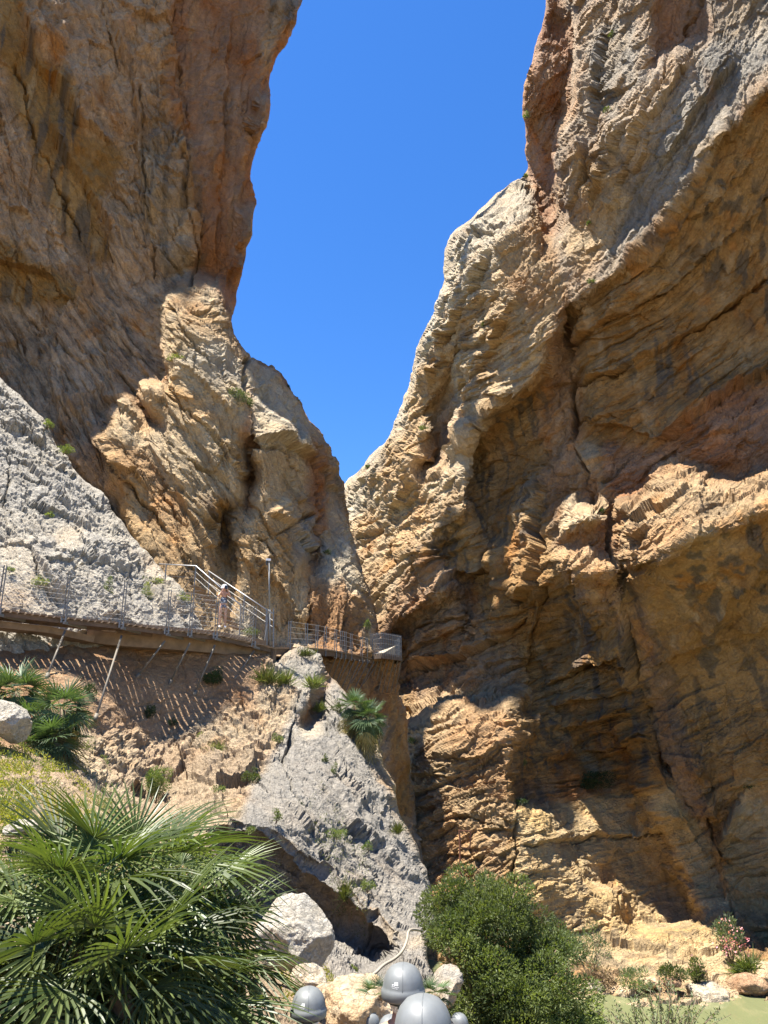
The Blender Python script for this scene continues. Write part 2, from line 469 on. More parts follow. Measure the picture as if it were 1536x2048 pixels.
def rock(P, B, bed, rough, N, col, s):
    """height of the relief (m) and colour of the stone at each point"""
    sd = s.seed * 3.17
    D = np.zeros(len(P), np.float32)
    w0 = fbm(P, 7.0, 3, 1 + sd)
    # big swells and blocks
    D += rough * 0.55 * w0
    Pw = P + 0.9 * np.stack([fbm(P, 2.6, 2, 3 + sd), fbm(P, 2.6, 2, 5 + sd), fbm(P, 2.6, 2, 8 + sd)], -1)
    f1, f2, idn = worley(Pw * np.array([1, 1, 0.7]), 3.1, sd)
    D += rough * (0.24 * (idn - 0.5) - 0.20 * np.exp(-((f2 - f1) / 0.05) ** 2) * sstep(-.1, .3, fbm(P, 5.0, 2, 33)))
    f1, f2, id2 = worley(Pw, 0.95, sd + 4)
    D += rough * (0.05 * (id2 - 0.5) - 0.05 * np.exp(-((f2 - f1) / 0.09) ** 2))
    D -= rough * .20 * (np.abs(fbm(P, 1.5, 5, 23 + sd, .58)) - .15)
    Q = np.stack([P[:, 0] * .8 + P[:, 1] * .25, P[:, 2] * .55 - P[:, 1] * .5, B * 1.7], -1) + .25 * np.stack([w0] * 3, -1)
    Qw = Q + .12 * np.stack([fbm(P, .8, 2, 13), fbm(P, .8, 2, 14), fbm(P, .8, 2, 15)], -1)
    ba = .27 * rough + .20 * bed
    D += ba * (.95 * blocks(Qw, 3.6, sd + 1) + .42 * blocks(Qw, 1.35, sd + 2) + .17 * blocks(Qw, .5, sd + 3))
    # beds
    bedmask = 0.35 + 0.65 * sstep(-.35, .25, fbm(P, 6.0, 2, 21 + sd))
    for lam, a in ((2.7, .40), (1.05, .27), (.42, .13)):
        b = B / lam + 0.75 * fbm(P, 3.2 * lam, 3, 40 + sd)
        k = np.floor(b); fr = b - k
        v = perlin(P[:, 0] / (5.5 * lam) + k * 3.71, P[:, 1] / (5.5 * lam) + 5.5, P[:, 2] / (5.5 * lam) + k * 11.3 + lam * 7)
        gr = np.exp(-(np.minimum(fr, 1 - fr) / 0.065) ** 2) * sstep(-.35, .35, perlin(P[:, 0] / (2.2 * lam) + k * 1.9, P[:, 1] / (2.2 * lam), P[:, 2] / (2.2 * lam) + 9 + k))
        D += bed * bedmask * a * (0.9 * v + 0.55 * (fr - .5) * (0.6 + v) - 0.62 * gr)
    # fluting and grain
    gn = fbm(P, 0.75, 4, 60 + sd, 0.6)
    D += (rough * 0.6 + 0.25) * 0.13 * gn
    D += (rough * .5 + .3) * 0.08 * -np.abs(fbm(P, 0.5, 3, 70 + sd)) * 2
    # colour
    c1, c2, pat, stk = col[:, 0:3], col[:, 3:6], col[:, 6], col[:, 7]
    t = sstep(-.3, .3, fbm(P, 5.0, 4, 80 + sd))[:, None]
    rgb = c1 * (1 - t) + c2 * t
    bb = perlin(B / 0.9, P[:, 0] / 14, P[:, 2] / 14) * .6 + perlin(B / 0.28, P[:, 0] / 6, P[:, 2] / 6 + 7) * .4
    rgb = rgb * (1 + 0.16 * bb * np.minimum(bed, 1.2) + 0.13 * idn_c(idn) * np.minimum(rough, 1))[:, None]
    # iron staining
    ir = sstep(.12, .5, fbm(P * np.array([1, 1, .55]), 3.2, 4, 91 + sd)) * (1 - pat)
    rgb = rgb * (1 - ir[:, None]) + ir[:, None] * rgb * np.array([1.0, .78, .58])
    # water streaks run straight down
    q = P * np.array([1, 1, .09])
    s1 = sstep(.0, .22, fbm(q, .75, 3, 101 + sd)) * sstep(-.15, .2, fbm(P, 8.0, 2, 107 + sd)) * stk
    s2 = sstep(.06, .34, fbm(q, .9, 3, 131 + sd)) * sstep(-.1, .25, fbm(P, 7.0, 2, 137 + sd)) * stk
    s3 = sstep(.15, .40, fbm(q, .8, 3, 151 + sd)) * sstep(.0, .3, fbm(P, 6.0, 2, 157 + sd)) * stk
    def mixc(rgb, m, c): return rgb * (1 - m[:, None]) + np.array(c) * m[:, None]
    rgb = mixc(rgb, s2 * .75, (.50, .36, .21))
    rgb = mixc(rgb, s3 * .6, (.46, .22, .08))
    rgb = mixc(rgb, s1 * .85, (.12, .105, .085))
    # grey weathered skin on the parts that look at the sky and at the rain
    g = pat * sstep(-.5, .35, fbm(P, 2.4, 4, 171 + sd) + (N[:, 2] - .35) * .8)
    rgb = mixc(rgb, g * .85, (.38, .35, .295) if s.seed != 4 else (.29, .27, .235))
    dk = sstep(.15, .5, fbm(P * np.array([1, 1, .5]), 1.9, 4, 181 + sd)) * pat
    rgb = mixc(rgb, dk * .6, (.17, .165, .155))
    sp = sstep(.30, .55, fbm(P, .30, 3, 191 + sd))
    rgb = rgb * (1 - .22 * sp[:, None])
    lum = rgb @ np.array([.3, .55, .15]); rgb = lum[:, None] + (rgb - lum[:, None]) * s.sat
    return D.astype(np.float32), np.clip(rgb * .84, .02, .8)
def idn_c(i): return (i - .5) * 2

# ------------------------------------------------------------------ materials
def nodes(name):
    m = bpy.data.materials.new(name); m.use_nodes = True
    nt = m.node_tree; b = nt.nodes['Principled BSDF']
    return m, nt, b
def nn(nt, t, **k):
    n = nt.nodes.new(t)
    for a, v in k.items():
        if a.startswith('i_'):
            key = a[2:]; n.inputs[int(key) if key.isdigit() else key.replace('_', ' ')].default_value = v
        else: setattr(n, a, v)
    return n
def rock_material(name, s=1.0, bump=0.5):
    m, nt, b = nodes(name)
    at_ = nn(nt, 'ShaderNodeAttribute', attribute_name='rock_colour')
    tc = nn(nt, 'ShaderNodeTexCoord')
    n1 = nn(nt, 'ShaderNodeTexNoise', i_Scale=3.2 / s, i_Detail=8.0, i_Roughness=.68)
    ab = nn(nt, 'ShaderNodeAttribute', attribute_name='beds'); as_ = nn(nt, 'ShaderNodeAttribute', attribute_name='bed_strength')
    wm = nn(nt, 'ShaderNodeMath', operation='MULTIPLY', i_1=11.0); nt.links.new(ab.outputs['Fac'], wm.inputs[0])
    nb = nn(nt, 'ShaderNodeTexNoise', i_Scale=.42 / s, i_Detail=4.0, i_Roughness=.62); nb.noise_dimensions = '4D'; nt.links.new(wm.outputs[0], nb.inputs['W'])
    nbl = nn(nt, 'ShaderNodeMapRange', i_1=.36, i_2=.52, i_3=-1.0, i_4=0.0); nt.links.new(nb.outputs['Fac'], nbl.inputs[0])
    nbs = nn(nt, 'ShaderNodeMath', operation='MULTIPLY'); nt.links.new(nbl.outputs[0], nbs.inputs[0]); nt.links.new(as_.outputs['Fac'], nbs.inputs[1])
    n2 = nn(nt, 'ShaderNodeTexNoise', i_Scale=11.0 / s, i_Detail=6.0, i_Roughness=.7)
    vo = nn(nt, 'ShaderNodeTexVoronoi', i_Scale=7.0 / s); vo.feature = 'DISTANCE_TO_EDGE'
    wv = nn(nt, 'ShaderNodeMixRGB', blend_type='ADD', i_0=0.25)
    for n in (n1, n2, nb): nt.links.new(tc.outputs['Object'], n.inputs['Vector'])
    nt.links.new(tc.outputs['Object'], wv.inputs[1]); nt.links.new(n1.outputs['Color'], wv.inputs[2])
    nt.links.new(wv.outputs[0], vo.inputs['Vector'])
    r1 = nn(nt, 'ShaderNodeMapRange', i_1=.3, i_2=.7, i_3=.76, i_4=1.22); nt.links.new(n1.outputs['Fac'], r1.inputs[0])
    r2 = nn(nt, 'ShaderNodeMapRange', i_1=.32, i_2=.68, i_3=.84, i_4=1.14); nt.links.new(n2.outputs['Fac'], r2.inputs[0])
    mu = nn(nt, 'ShaderNodeMath', operation='MULTIPLY'); nt.links.new(r1.outputs[0], mu.inputs[0]); nt.links.new(r2.outputs[0], mu.inputs[1])
    mb_ = nn(nt, 'ShaderNodeMath', operation='MULTIPLY_ADD', i_1=.30, i_2=1.05); nt.links.new(nbs.outputs[0], mb_.inputs[0])
    mu0 = mu; mu = nn(nt, 'ShaderNodeMath', operation='MULTIPLY'); nt.links.new(mu0.outputs[0], mu.inputs[0]); nt.links.new(mb_.outputs[0], mu.inputs[1])
    vm = nn(nt, 'ShaderNodeVectorMath', operation='SCALE'); nt.links.new(at_.outputs['Color'], vm.inputs[0]); nt.links.new(mu.outputs[0], vm.inputs['Scale'])
    nt.links.new(vm.outputs[0], b.inputs['Base Color'])
    b.inputs['Roughness'].default_value = .92; b.inputs['Specular IOR Level'].default_value = .25
    cr = nn(nt, 'ShaderNodeMapRange', i_1=0.0, i_2=.05, i_3=-.10, i_4=0.0); nt.links.new(vo.outputs['Distance'], cr.inputs[0])
    a1 = nn(nt, 'ShaderNodeMath', operation='ADD'); nt.links.new(n1.outputs['Fac'], a1.inputs[0]); nt.links.new(cr.outputs[0], a1.inputs[1])
    a2 = nn(nt, 'ShaderNodeMath', operation='MULTIPLY_ADD', i_1=.45); nt.links.new(n2.outputs['Fac'], a2.inputs[0]); nt.links.new(a1.outputs[0], a2.inputs[2])
    a3 = nn(nt, 'ShaderNodeMath', operation='MULTIPLY_ADD', i_1=.55); nt.links.new(nbs.outputs[0], a3.inputs[0]); nt.links.new(a2.outputs[0], a3.inputs[2]); a2 = a3
    bu = nn(nt, 'ShaderNodeBump', i_Strength=bump, i_Distance=.22 * s)
    nt.links.new(a2.outputs[0], bu.inputs['Height']); nt.links.new(bu.outputs[0], b.inputs['Normal'])
    return m
# ------------------------------------------------------------------ the big rock faces
M_ROCK = rock_material('limestone', 1.5, 1.0)
M_ROCK_NEAR = rock_material('limestone_near', .7, .95)

RIGHT = Layer('cliff_right',
    outline=[(1075,-560),(1085,-200),(1092,0),(1088,40),(1070,100),(1050,180),(1046,230),(1052,300),(1056,352),(1020,368),(985,395),(950,430),
             (912,460),(897,492),(893,530),(898,560),(880,610),(850,680),(835,740),(828,765),(810,800),(790,860),(775,890),(740,915),(690,968),
             (640,1010),(600,1100),(600,2250),(2150,2250),(2150,-560)],
    edge=[(1075,-560),(1085,-200),(1092,0),(1088,40),(1070,100),(1050,180),(1046,230),(1052,300),(1056,352),(1020,368),(985,395),(950,430),
             (912,460),(897,492),(893,530),(898,560),(880,610),(850,680),(835,740),(828,765),(810,800),(790,860),(775,890),(740,915),(690,968)],
    dom=(560, 2160, -560, 2260),
    default=((-.35,-.85,-.1), 20, .7, .6, 'ochre'),
    facets=[
      # pale back ridge
      ([(600,900),(897,440),(1060,340),(1075,430),(1000,500),(930,640),(860,720),(800,860),(760,1000),(700,1150),(600,1200)], (-.7,-.45,.5), 60, 1.3, .8, 'pale'),
      # broad sunlit buttress
      ([(1040,440),(1105,440),(1150,560),(1140,620),(1060,760),(985,835),(935,905),(935,1010),(850,1090),(780,1190),(740,1260),(690,1150),(690,1050),(760,960),(800,860),(860,720),(930,640),(1000,500)], (-.72,-.55,.36), 52, 1.2, .55, 'cream'),
      ([(1060,420),(1140,480),(1150,560),(1060,640),(1000,560)], (-.65,-.65,.3), 50, .6, 1.0, 'orange'),
      ([(760,960),(830,900),(850,1000),(780,1190),(740,1260),(700,1150)], (-.66,-.6,.38), 55, 1.2, .7, 'cream'),
      # hollow in the buttress
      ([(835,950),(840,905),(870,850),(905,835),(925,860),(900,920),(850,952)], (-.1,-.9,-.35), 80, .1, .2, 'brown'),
      # shaded strip below the buttress crest
      ([(930,640),(945,660),(900,760),(935,800),(930,870),(880,850),(860,800)], (-.3,-.8,-.2), 60, .4, .6, 'tan'),
      # top buttress, lit side
      ([(1100,-560),(2150,-560),(2150,-100),(1536,170),(1430,290),(1330,440),(1240,540),(1140,620),(1115,520),(1110,460),(1120,300),(1150,200),(1130,60)], (-.55,-.65,.38), 56, .9, 1.0, 'tan'),
      ([(1180,60),(1260,40),(1290,160),(1250,260),(1200,230)], (-.45,-.6,.5), 60, .8, .9, 'dgrey'),
      ([(1200,560),(1260,380),(1350,230),(1420,60),(1500,-50),(1600,-50),(1536,120),(1430,290),(1330,440),(1240,540)], (-.6,-.55,.45), 56, .9, .7, 'dgrey'),
      ([(1170,330),(1220,330),(1260,400),(1200,520),(1160,560),(1130,480)], (-.55,-.7,.3), 60, .6, .8, 'cream'),
      # top buttress, dark flank
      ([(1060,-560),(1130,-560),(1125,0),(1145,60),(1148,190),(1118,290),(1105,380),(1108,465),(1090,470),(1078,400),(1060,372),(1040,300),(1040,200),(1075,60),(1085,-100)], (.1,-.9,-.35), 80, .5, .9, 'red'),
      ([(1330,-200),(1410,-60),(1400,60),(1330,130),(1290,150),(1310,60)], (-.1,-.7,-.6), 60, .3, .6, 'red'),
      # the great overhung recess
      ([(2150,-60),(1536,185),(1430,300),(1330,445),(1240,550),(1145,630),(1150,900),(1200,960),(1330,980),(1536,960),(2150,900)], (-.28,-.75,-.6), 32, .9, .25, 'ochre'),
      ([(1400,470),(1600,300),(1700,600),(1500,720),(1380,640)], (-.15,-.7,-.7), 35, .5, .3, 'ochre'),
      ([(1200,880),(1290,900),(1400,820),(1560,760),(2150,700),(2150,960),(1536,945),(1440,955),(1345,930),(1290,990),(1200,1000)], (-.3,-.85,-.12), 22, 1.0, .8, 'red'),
      # rib beside the crack
      ([(1130,560),(1165,700),(1165,900),(1230,1000),(1235,1130),(1260,1260),(1220,1250),(1130,1160),(1090,1000),(1060,900),(1080,760)], (-.35,-.85,-.2), 75, .5, .9, 'brown'),
      # sunlit tips on the rib
      ([(1145,900),(1165,875),(1200,905),(1185,940),(1160,960),(1150,930)], (-.55,-.6,.55), 20, .7, 1.0, 'cream'),
      ([(1130,1000),(1200,1010),(1215,1040),(1150,1060),(1110,1080)], (-.5,-.6,.6), 20, .8, 1.0, 'cream'),
      ([(1105,1110),(1150,1100),(1220,1120),(1225,1150),(1150,1155),(1120,1140)], (-.5,-.6,.6), 20, .7, 1.0, 'orange'),
      # great sunlit ledge
      ([(1345,928),(1440,958),(1536,940),(2150,900),(2150,930),(1600,1000),(1480,1050),(1370,1100),(1310,1135),(1235,1130),(1222,1000),(1290,985)], (-.36,-.45,.85), 28, 1.5, .9, 'orange'),
      # wall under the ledge
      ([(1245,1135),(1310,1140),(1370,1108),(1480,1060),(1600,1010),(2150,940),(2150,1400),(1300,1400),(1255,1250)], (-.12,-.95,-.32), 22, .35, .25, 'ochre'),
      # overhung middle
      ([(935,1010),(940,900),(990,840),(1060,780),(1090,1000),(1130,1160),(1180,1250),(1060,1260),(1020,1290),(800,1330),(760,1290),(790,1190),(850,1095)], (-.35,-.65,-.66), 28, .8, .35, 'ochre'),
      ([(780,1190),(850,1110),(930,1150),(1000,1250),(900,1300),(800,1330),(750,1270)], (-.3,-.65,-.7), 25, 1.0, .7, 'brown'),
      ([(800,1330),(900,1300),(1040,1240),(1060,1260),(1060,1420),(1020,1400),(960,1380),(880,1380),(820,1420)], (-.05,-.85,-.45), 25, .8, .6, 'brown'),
      # sunlit lower slab
      ([(790,1440),(860,1390),(910,1365),(960,1385),(1025,1400),(1030,1500),(1020,1620),(1000,1760),(1010,1800),(760,1800)], (-.62,-.5,.5), 20, 1.1, .7, 'orange'),
      ([(880,1520),(960,1500),(1010,1530),(960,1580),(900,1570)], (-.2,-.8,-.1), 20, 1.0, 1.0, 'orange'),
      # dark bedded wall
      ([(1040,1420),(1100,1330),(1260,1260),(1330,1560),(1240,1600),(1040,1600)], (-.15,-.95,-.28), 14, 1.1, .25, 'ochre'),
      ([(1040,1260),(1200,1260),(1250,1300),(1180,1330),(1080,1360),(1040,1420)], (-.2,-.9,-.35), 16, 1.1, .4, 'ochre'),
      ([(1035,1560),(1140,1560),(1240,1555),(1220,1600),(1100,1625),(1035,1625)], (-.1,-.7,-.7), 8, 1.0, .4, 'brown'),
      ([(1260,1200),(1300,1210),(1400,1560),(1450,1800),(1420,1700),(1340,1580),(1310,1450)], None, 20, .4, .5, 'brown'),
      # yellow wall at the foot, colour lightened for warm light reflected onto it
      ([(1030,1630),(1140,1600),(1340,1570),(1440,1700),(1470,1830),(1250,1860),(1100,1870),(1020,1800)], (-.12,-.98,-.16), 6, .5, .3, 'yellow'),
      ([(1030,1600),(1110,1605),(1125,1680),(1150,1710),(1185,1760),(1245,1765),(1248,1850),(1100,1870),(1020,1800)], (-.55,-.75,.35), 4, .6, .22, 'yellow'),
      ([(1400,1830),(1460,1720),(1440,1640),(1500,1560),(2150,1500),(2150,1900),(1480,1890)], (-.25,-.96,-.1), 3, .7, .4, 'yellow'),
      # river ledge
      ([(1040,1865),(1250,1855),(1340,1842),(1460,1838),(1475,1880),(1520,1940),(1520,1960),(1300,1940),(1040,1960)], (-.15,-.55,.82), 5, 1.0, .5, 'yellow'),
      ([(1040,1945),(1300,1925),(1520,1950),(2150,1960),(2150,2250),(900,2250)], (-.1,-.8,.6), 5, .8, .9, 'cream'),
    ],
    anchors=[(690,970,85),(830,765,72),(900,470,64),(1054,370,57),(1060,250,50),(1095,0,50),(1090,-300,52),
      (900,700,63),(1050,700,54),(935,950,56),(780,1100,67),(1120,450,50),
      (1350,100,42),(1536,50,38),(1330,430,41.5),(1500,200,37.5),(1140,590,48),(1350,-400,46),(1900,-200,32),
      (1300,700,46.5),(1450,600,45),(1500,800,45),(1200,800,48),(1400,880,44.5),(2000,700,36),
      (1400,950,41.5),(1300,1110,40),(1450,1040,38.2),(1536,1000,37.5),(2000,940,31),
      (1160,900,46),(1240,1200,45.5),(1140,1130,45.5),
      (1000,1000,54),(1060,1230,49),(900,1280,56),(1020,1270,51),(850,1380,55),
      (900,1450,50),(1010,1450,47),(900,1700,46),(1010,1650,44.5),
      (1400,1180,41.5),(1330,1300,46),(1500,1250,43),(1500,1500,46),(1330,1500,49),(1150,1450,51.5),(1120,1350,52),(2000,1400,33),
      (1060,1700,46.5),(1150,1700,45.6),(1200,1790,45.3),(1150,1800,45),(1300,1750,48.5),(1450,1820,47.5),(1520,1850,46),
      (1150,1880,44),(1300,1866,44.5),(1450,1855,45),(1300,1920,41),(1150,1980,38),(1300,1985,37.6),(1500,2000,37.2),(1300,2200,34),(2000,1850,34)],
    step=2.2, seed=1, dl=.022, clamp=(.12, .09), sat=1.12,
    steps=[(.7,60,[(1536,560),(1420,640),(1330,700),(1240,745),(1150,770)]),(.6,60,[(1600,350),(1420,500),(1320,590),(1230,640),(1150,690)]),(.7,60,[(1600,720),(1400,830),(1330,880),(1230,850),(1155,850)]),
      (.4,50,[(1536,300),(1440,380),(1340,470),(1250,560)]),(.4,50,[(1600,1230),(1400,1290),(1300,1330)]),(.35,35,[(1330,1480),(1180,1505),(1050,1530)]),(.35,35,[(1320,1410),(1200,1440),(1060,1470)]),
      (.35,35,[(1310,1370),(1180,1395),(1080,1420)]),(.5,40,[(1260,1290),(1180,1330),(1080,1370)]),(.3,40,[(1340,1665),(1180,1680),(1040,1690)]),(.6,60,[(1130,1150),(1050,1200),(980,1150),(930,1140),(870,1180)]),
      (.8,60,[(1060,1230),(1010,1280),(950,1310),(880,1330),(800,1345)]),(.7,80,[(1060,760),(985,835),(935,905),(935,1010)]),(.5,40,[(1010,480),(960,560),(900,700),(860,800)]),(.4,40,[(1050,560),(990,680),(950,760)]),
      (.4,40,[(880,880),(820,980),(760,1060)]),(.5,40,[(1290,250),(1230,340),(1180,430)]),(.5,50,[(1400,100),(1330,200),(1260,330),(1210,480)]),(.6,50,[(1215,40),(1195,200),(1180,370)]),(.5,40,[(1480,120),(1400,220),(1330,330)]),
      (.5,50,[(1215,1040),(1250,1230),(1290,1400),(1330,1560),(1430,1750)]),(.8,60,[(1470,1850),(1420,1700),(1440,1650),(1500,1560)]),(.5,50,[(1100,900),(1075,1040),(1090,1180),(1062,1280),(1045,1420),(1040,1600)]),
      (.5,40,[(1536,1130),(1450,1200),(1400,1260)]),(.4,50,[(1400,1400),(1420,1550),(1440,1640)])],
    shade=[[(1060,-560),(1130,-560),(1125,0),(1145,60),(1148,190),(1118,290),(1105,380),(1108,465),(1090,470),(1078,400),(1060,372),(1040,300),(1040,200),(1075,60),(1085,-100)],
      [(1330,-200),(1410,-60),(1400,60),(1330,130),(1290,150),(1310,60)],
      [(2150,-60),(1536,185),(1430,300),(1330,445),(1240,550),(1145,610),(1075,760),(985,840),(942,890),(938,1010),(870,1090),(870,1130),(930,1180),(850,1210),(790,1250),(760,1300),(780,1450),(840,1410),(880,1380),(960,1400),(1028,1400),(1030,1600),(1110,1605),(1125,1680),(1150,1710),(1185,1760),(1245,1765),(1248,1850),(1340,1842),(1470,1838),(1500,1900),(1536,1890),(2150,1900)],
      [(835,950),(840,905),(870,850),(850,830),(870,800),(930,650),(945,660),(915,760),(935,800),(925,860),(900,920),(850,952)]],
    sunny=[[(1345,928),(1440,958),(1536,940),(2150,900),(2150,930),(1600,1000),(1480,1050),(1370,1100),(1310,1135),(1235,1130),(1222,1000),(1290,985)],
      [(1130,1000),(1200,1010),(1215,1040),(1150,1060),(1110,1080)],
      [(1105,1110),(1150,1100),(1220,1120),(1225,1150),(1150,1155),(1120,1140)],[(1015,1400),(1040,1395),(1035,1430),(1018,1430)]],
    free=[[(1330,443),(1420,310),(1445,320),(1350,460),(1260,560),(1240,545)]],
    cracks=[(5,1.6,[(1142,600),(1140,760),(1150,880),(1170,960),(1205,1040),(1222,1130),(1250,1230)]),
      (5,1.0,[(1255,1240),(1290,1400),(1310,1500),(1380,1620)]),(4,.9,[(1420,1640),(1440,1740),(1470,1840)]),
      (4,1.1,[(1085,900),(1075,1040),(1090,1180),(1062,1280),(1045,1420),(1040,1600),(1025,1760)]),
      (5,1.0,[(1145,770),(1240,745),(1330,700),(1420,640),(1536,560)]),(4,.7,[(1150,690),(1230,640),(1320,590),(1420,500),(1536,400)]),
      (4,.7,[(1155,850),(1230,835),(1290,850),(1330,880)]),(4,.6,[(1200,960),(1300,940),(1350,900)]),
      (6,1.6,[(1060,1230),(1010,1280),(950,1310),(880,1330),(810,1345)]),(4,.8,[(1050,1210),(980,1150),(940,1140),(870,1180)]),
      (4,.8,[(830,1260),(900,1240),(960,1250)]),(4,.9,[(1110,1360),(1180,1330),(1260,1320)]),(3,.7,[(1060,1530),(1180,1505),(1300,1475)]),
      (3,.6,[(1060,1570),(1160,1560),(1240,1535)]),(3,.6,[(1050,1690),(1180,1680),(1330,1665)]),(3,.5,[(1300,1330),(1400,1290),(1536,1250)]),
      (4,.8,[(895,1520),(960,1495),(1015,1490)]),(4,.8,[(840,1500),(900,1460),(980,1440)]),(4,.7,[(860,1640),(930,1630),(1000,1650)]),
      (4,.9,[(1210,560),(1230,440),(1260,330)]),(5,1.1,[(1180,370),(1195,200),(1215,40)]),(4,1.0,[(1225,340),(1290,250),(1330,150),(1400,0)]),
      (5,1.3,[(1120,300),(1150,190),(1145,60)]),(4,.9,[(940,900),(925,780),(950,640)]),(4,.8,[(1060,380),(1010,480),(960,560),(900,700)])])

